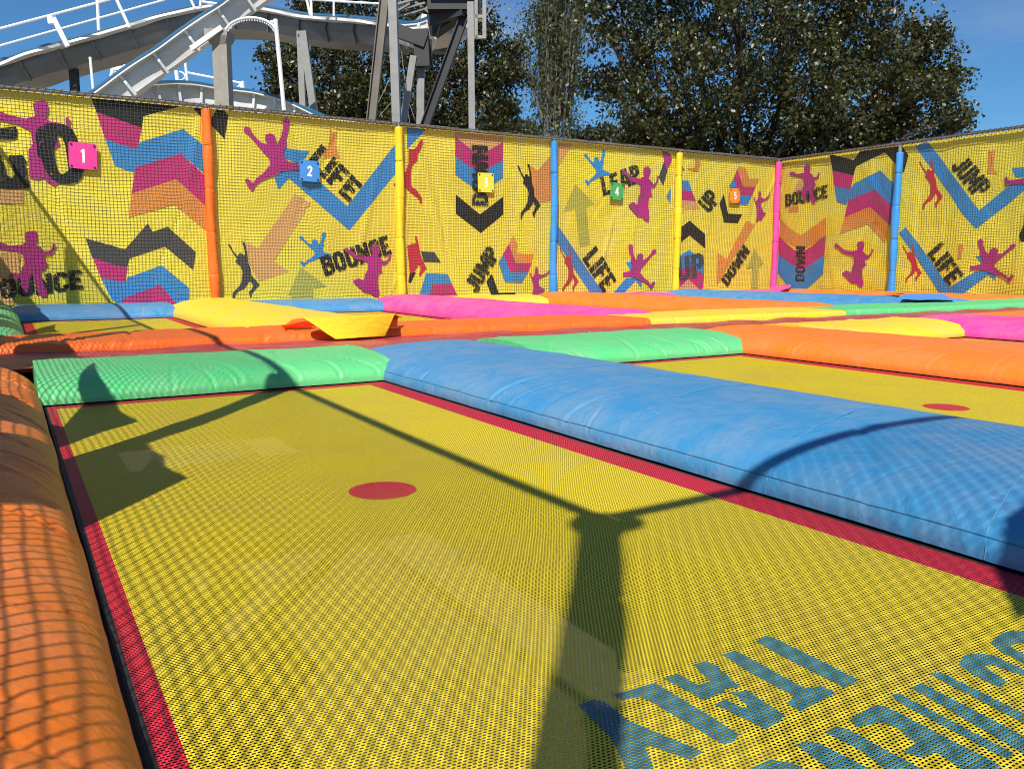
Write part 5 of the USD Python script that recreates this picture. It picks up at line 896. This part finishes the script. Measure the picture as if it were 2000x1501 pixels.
# lamp with beaded arch
t = bars('arched_lamp', 'slim white post with a curved beaded arch, left of the trees', 'lamp post', [((538, 38), (555, 216), 8, 'post'), ((528, 44), (540, 41), 6, 'arm')], 15.0, 'white_paint')
a = np.linspace(math.radians(168), math.radians(12), 26); arc = [(490 + 50 * math.cos(k), 66 - 31 * math.sin(k)) for k in a]
m = MB(); m.tube([at(x, y, 15.0) for x, y in arc], pxw(2.6, 15), 8); obj('arch', m, 'white_paint', t, smooth=True)
for x, y in [(490 + 46 * math.cos(k), 68 - 28 * math.sin(k)) for k in np.linspace(math.radians(165), math.radians(15), 24)]:
    s = trimesh.creation.icosphere(1, pxw(1.5, 15)); s.apply_translation(at(x, y, 15.0)); obj('bulb', s, 'sign_white', t, smooth=True)
# far lattice tower
d = 42.0
segs = [((214, 170), (226, 101), 5, 'leg'), ((222, 170), (232, 104), 4, 'leg'), ((268, 150), (260, 103), 5, 'leg'), ((276, 150), (269, 110), 4, 'leg'), ((226, 101), (262, 104), 7, 'top_board'), ((230, 109), (264, 111), 5, 'cross_bar'), ((228, 121), (262, 122), 4, 'cross_bar'), ((224, 134), (266, 133), 7, 'cross_bar'), ((218, 128), (232, 146), 3, 'diagonal'), ((216, 146), (230, 130), 3, 'diagonal'), ((218, 150), (234, 165), 3, 'diagonal'), ((240, 112), (244, 132), 4, 'upright'), ((252, 112), (254, 132), 4, 'upright')]
t = bars('lattice_tower', 'small distant white lattice tower seen between the two chutes', 'tower', segs, d, 'white_paint')
m = MB(); m.box(at(234, 130, d + .5), at(258, 113, d + 1.2)); obj('winch_house', m, 'galvanised', t)

# ------------------------------------------------------------------ trees
def leaves(C, size, r, up=0.25):
    n = len(C)
    A = r.normal(size=(n, 3)); A[:, 2] -= 0.35; A /= np.linalg.norm(A, axis=1, keepdims=True)
    N = r.normal(size=(n, 3)); N[:, 2] += up * 2; Bv = np.cross(N, A); Bv /= np.linalg.norm(Bv, axis=1, keepdims=True)
    N = np.cross(A, Bv); s = (size * r.uniform(0.6, 1.25, n))[:, None]
    V = np.stack([C - A * s * .5, C + Bv * s * .42 - A * s * .05 + N * s * .12, C + A * s * .55, C - Bv * s * .42 - A * s * .05 + N * s * .12], 1)
    i = np.arange(n)[:, None] * 4
    return V.reshape(-1, 3), np.concatenate([i + [0, 1, 2], i + [0, 2, 3]])

def limb(m, p0, p1, r0, r1, r, wob=0.08, n=9, sag=0.0):
    q = np.linspace(0, 1, n)[:, None]; L = np.linalg.norm(p1 - p0)
    j = r.normal(size=(n, 3)) * wob * L * 0.25; j[0] = j[-1] = 0; j = np.cumsum(j, 0) * 0.5; j -= q * j[-1]
    P = p0 * (1 - q) + p1 * q + j; P[:, 2] += sag * L * np.sin(np.pi * q[:, 0]) * .25
    m.tube(P, r0 + (r1 - r0) * np.linspace(0, 1, n) ** 0.8, 6 if r0 > .05 else 4); return P

def tree(name, label, foot, fork, blobs, d, depth, leaf_look, size, per, twig, seed, bark='bark', trunk_r=0.3, cl=12, spread=0.55, group=None, sub=5, thin=1.0):
    """foot/fork: pixel columns of the trunk; blobs: (px, py, radius px, depth offset m)."""
    r = np.random.default_rng(seed)
    F = at(*fork, d); G = F.copy(); G[2] = -1.0; G[:2] += r.uniform(-.2, .2, 2)
    t = Thing(name, label, 'tree', G, group=group)
    tm, lm = MB(), MB(); limb(tm, G, F, trunk_r, trunk_r * .75, r, 0.03)
    cs, tips = [], []
    for (px, py, rp, dz) in blobs:
        c = at(px, py, d + dz); R = rp * d / FOC
        base = F + (c - F) * 0.0
        P = limb(lm, F + r.normal(size=3) * .1, c, trunk_r * .42, 0.035, r, 0.10, 12)
        for _ in range(int(sub + R * 3)):
            o = r.normal(size=3); o /= np.linalg.norm(o); o *= R * r.uniform(0.55, 1.0)
            o[2] *= .9; e = c + o; s = P[r.integers(6, len(P))]
            Q = limb(lm, s, e, 0.035, 0.010, r, 0.14, 7, sag=.2)
            for k in range(3):
                e2 = Q[r.integers(3, 7)] + r.normal(size=3) * R * .30; limb(lm, Q[r.integers(2, 5)], e2, 0.012, 0.005, r, 0.15, 5); tips.append(e2)
            tips.append(e)
        n = int(per * 0.95 * (R ** 2.2) * thin)
        o = r.normal(size=(n, 3)); o /= np.linalg.norm(o, axis=1, keepdims=True); o *= (R * r.uniform(0.25, 1.06, n) ** 0.5)[:, None]
        o[:, :] *= [1, 1, .95]
        # clumps are dropped where a slow noise is low, so the sky shows through
        cc = c + o
        keep = meshkit.noise(cc * 1.1, seed) + 0.35 * meshkit.noise(cc * 2.7, seed + 1) > 0.53 + r.uniform(-.10, .10, n)
        cs.append(cc[keep])
    cs = np.concatenate(cs + [np.repeat(np.array(tips), 2, 0)])
    pts = np.repeat(cs, cl, 0) + r.normal(size=(len(cs) * cl, 3)) * twig * np.array([1, 1, .8])
    obj('trunk', tm, bark, t, smooth=True); obj('limbs', lm, bark, t, smooth=True)
    obj('crown', leaves(pts, size, r), leaf_look, t, smooth=True)
    return len(pts)

big = [(1215, 60, 95, 0), (1180, 150, 55, .5), (1235, 215, 60, -1), (1340, 40, 120, 1), (1310, 160, 105, -1), (1370, 250, 70, -.5), (1290, 262, 40, 0), (1450, 90, 120, -1.5), (1470, 210, 100, .5), (1560, 50, 110, 1), (1570, 170, 100, -1), (1560, 265, 70, 0), (1660, 90, 90, 0),
       (1660, 200, 75, -1), (1640, 275, 45, .5), (1735, 50, 60, 1), (1745, 140, 70, -.5), (1800, 190, 62, 0), (1815, 110, 50, .5), (1850, 215, 36, -.5), (1822, 62, 30, 0), (1855, 150, 24, .3), (1872, 240, 20, 0), (1720, 262, 22, 0), (1225, 275, 34, 0), (1260, 300, 40, 0), (1350, 310, 50, 0), (1440, 310, 60, 0), (1530, 315, 60, 0), (1610, 318, 50, 0), (1690, 285, 26, 0),
       (1260, -90, 130, 0), (1430, -110, 170, 0), (1600, -100, 150, 0), (1720, -70, 80, 0), (1150, 5, 28, 0), (1765, 232, 26, .4), (1690, 245, 40, .2)]
n1 = tree('broadleaf_tree', 'huge dark broadleaf tree with glinting leaves behind signs 4 and 5', (1440, 600), (1440, 470), big, 27.0, 3.0, 'leaves_dark', 0.125, 36, 0.17, 5, trunk_r=.42, cl=18)
mid = [(555, 118, 42, 0), (530, 172, 34, .5), (575, 190, 34, -.3), (600, 60, 52, .6), (640, 140, 70, -.4), (660, 30, 66, 0), (720, 110, 80, .6), (700, 200, 60, 0), (790, 50, 90, 0), (800, 160, 85, -.6), (880, 100, 90, .4), (880, 210, 60, 0), (950, 120, 58, 0), (960, 200, 55, .5), (1003, 150, 28, 0), (1000, 105, 26, .2), (985, 222, 26, 0), (640, 212, 40, 0), (700, -60, 90, 0), (860, -50, 90, 0), (590, 5, 36, 0), (525, 100, 18, 0), (520, 200, 18, 0), (760, 225, 40, 0), (930, 40, 50, 0), (600, 235, 36, 0), (680, 250, 40, 0), (790, 250, 50, 0), (890, 255, 46, 0), (960, 250, 36, 0)]
n2 = tree('broadleaf_tree', 'dark broadleaf tree behind the steel legs of the ride', (780, 600), (780, 430), mid, 30.0, 3.0, 'leaves_dark', 0.128, 36, 0.18, 8, trunk_r=.36, cl=17)
# poplar: upright stems with sparse small leaves
r = np.random.default_rng(31); d = 33.0
F = at(1085, 300, d); G = F.copy(); G[2] = -1.0
t = Thing('poplar_tree', 'slender pale poplar with upright stems and thin leaves, left of the huge tree', 'tree', G)
tm, lm, pts = MB(), MB(), []
limb(tm, G, F, .26, .2, r, .02)
for i in range(46):
    tx = 1085 + r.normal() * 40; tx = np.clip(tx, 1015, 1136); sx = 1085 + (tx - 1085) * r.uniform(.25, .7); sy = r.uniform(150, 330)
    a = at(sx, sy, d + r.normal() * .3); b = at(tx, r.uniform(-90, 40), d + r.normal() * .8)
    if tx < 1050 and r.random() < .6: b = at(tx, r.uniform(20, 130), d)
    P = limb(lm, a, b, r.uniform(.03, .08), .012, r, .05, 12)
    for k in range(26):
        s = P[r.integers(2, 12)]; e = s + np.array([r.normal() * .28, r.normal() * .28, abs(r.normal()) * .5]); limb(lm, s, e, .012, .004, r, .1, 4)
        if r.random() < .8: pts += [e] * r.integers(5, 16)
for px, py, rp in ((1040, 40, 34), (1075, 20, 40), (1115, 130, 22), (1060, 190, 34), (1095, 215, 40), (1045, 160, 24), (1030, 75, 24), (1080, 255, 44), (1115, 250, 30), (1120, 60, 18), (1050, 255, 26)):
    R = rp * d / FOC; pts += list(at(px, py, d) + r.normal(size=(int(600 * R ** 2 + 80), 3)) * R * .5)
pts = np.array(pts); pts = pts + r.normal(size=pts.shape) * .10
obj('trunk', tm, 'pale_bark', t, smooth=True); obj('limbs', lm, 'pale_bark', t, smooth=True); obj('crown', leaves(pts, .095, r), 'leaves_pale', t)
n3 = tree('small_tree', 'low far tree whose top shows just over banner 3, left of the poplar', (1005, 400), (1005, 290), [(985, 258, 22, 0), (1012, 246, 24, 0), (1038, 256, 18, 0), (1000, 275, 30, 0), (1030, 280, 26, 0)], 40.0, 2, 'leaves_olive', 0.13, 40, .16, 9, trunk_r=.15, cl=10)
n4 = tree('small_tree', 'low leafy tree top just over the LEAP banner, right of the poplar', (1165, 400), (1165, 300), [(1140, 268, 22, 0), (1165, 262, 24, 0), (1190, 272, 26, 0), (1155, 285, 26, 0), (1120, 278, 18, 0)], 36.0, 2, 'leaves_olive', 0.14, 38, .17, 10, trunk_r=.15, cl=10)
n5 = tree('small_tree', 'low dark tree top behind the steel legs, over banner 2', (650, 400), (650, 260), [(640, 205, 30, 0), (690, 215, 30, 0), (730, 222, 26, 0), (860, 235, 26, 0), (900, 238, 26, 0)], 38.0, 2, 'leaves_dark', 0.14, 36, .18, 12, trunk_r=.15, cl=10)
print('leaves', n1, n2, n3, n4, n5, len(pts))
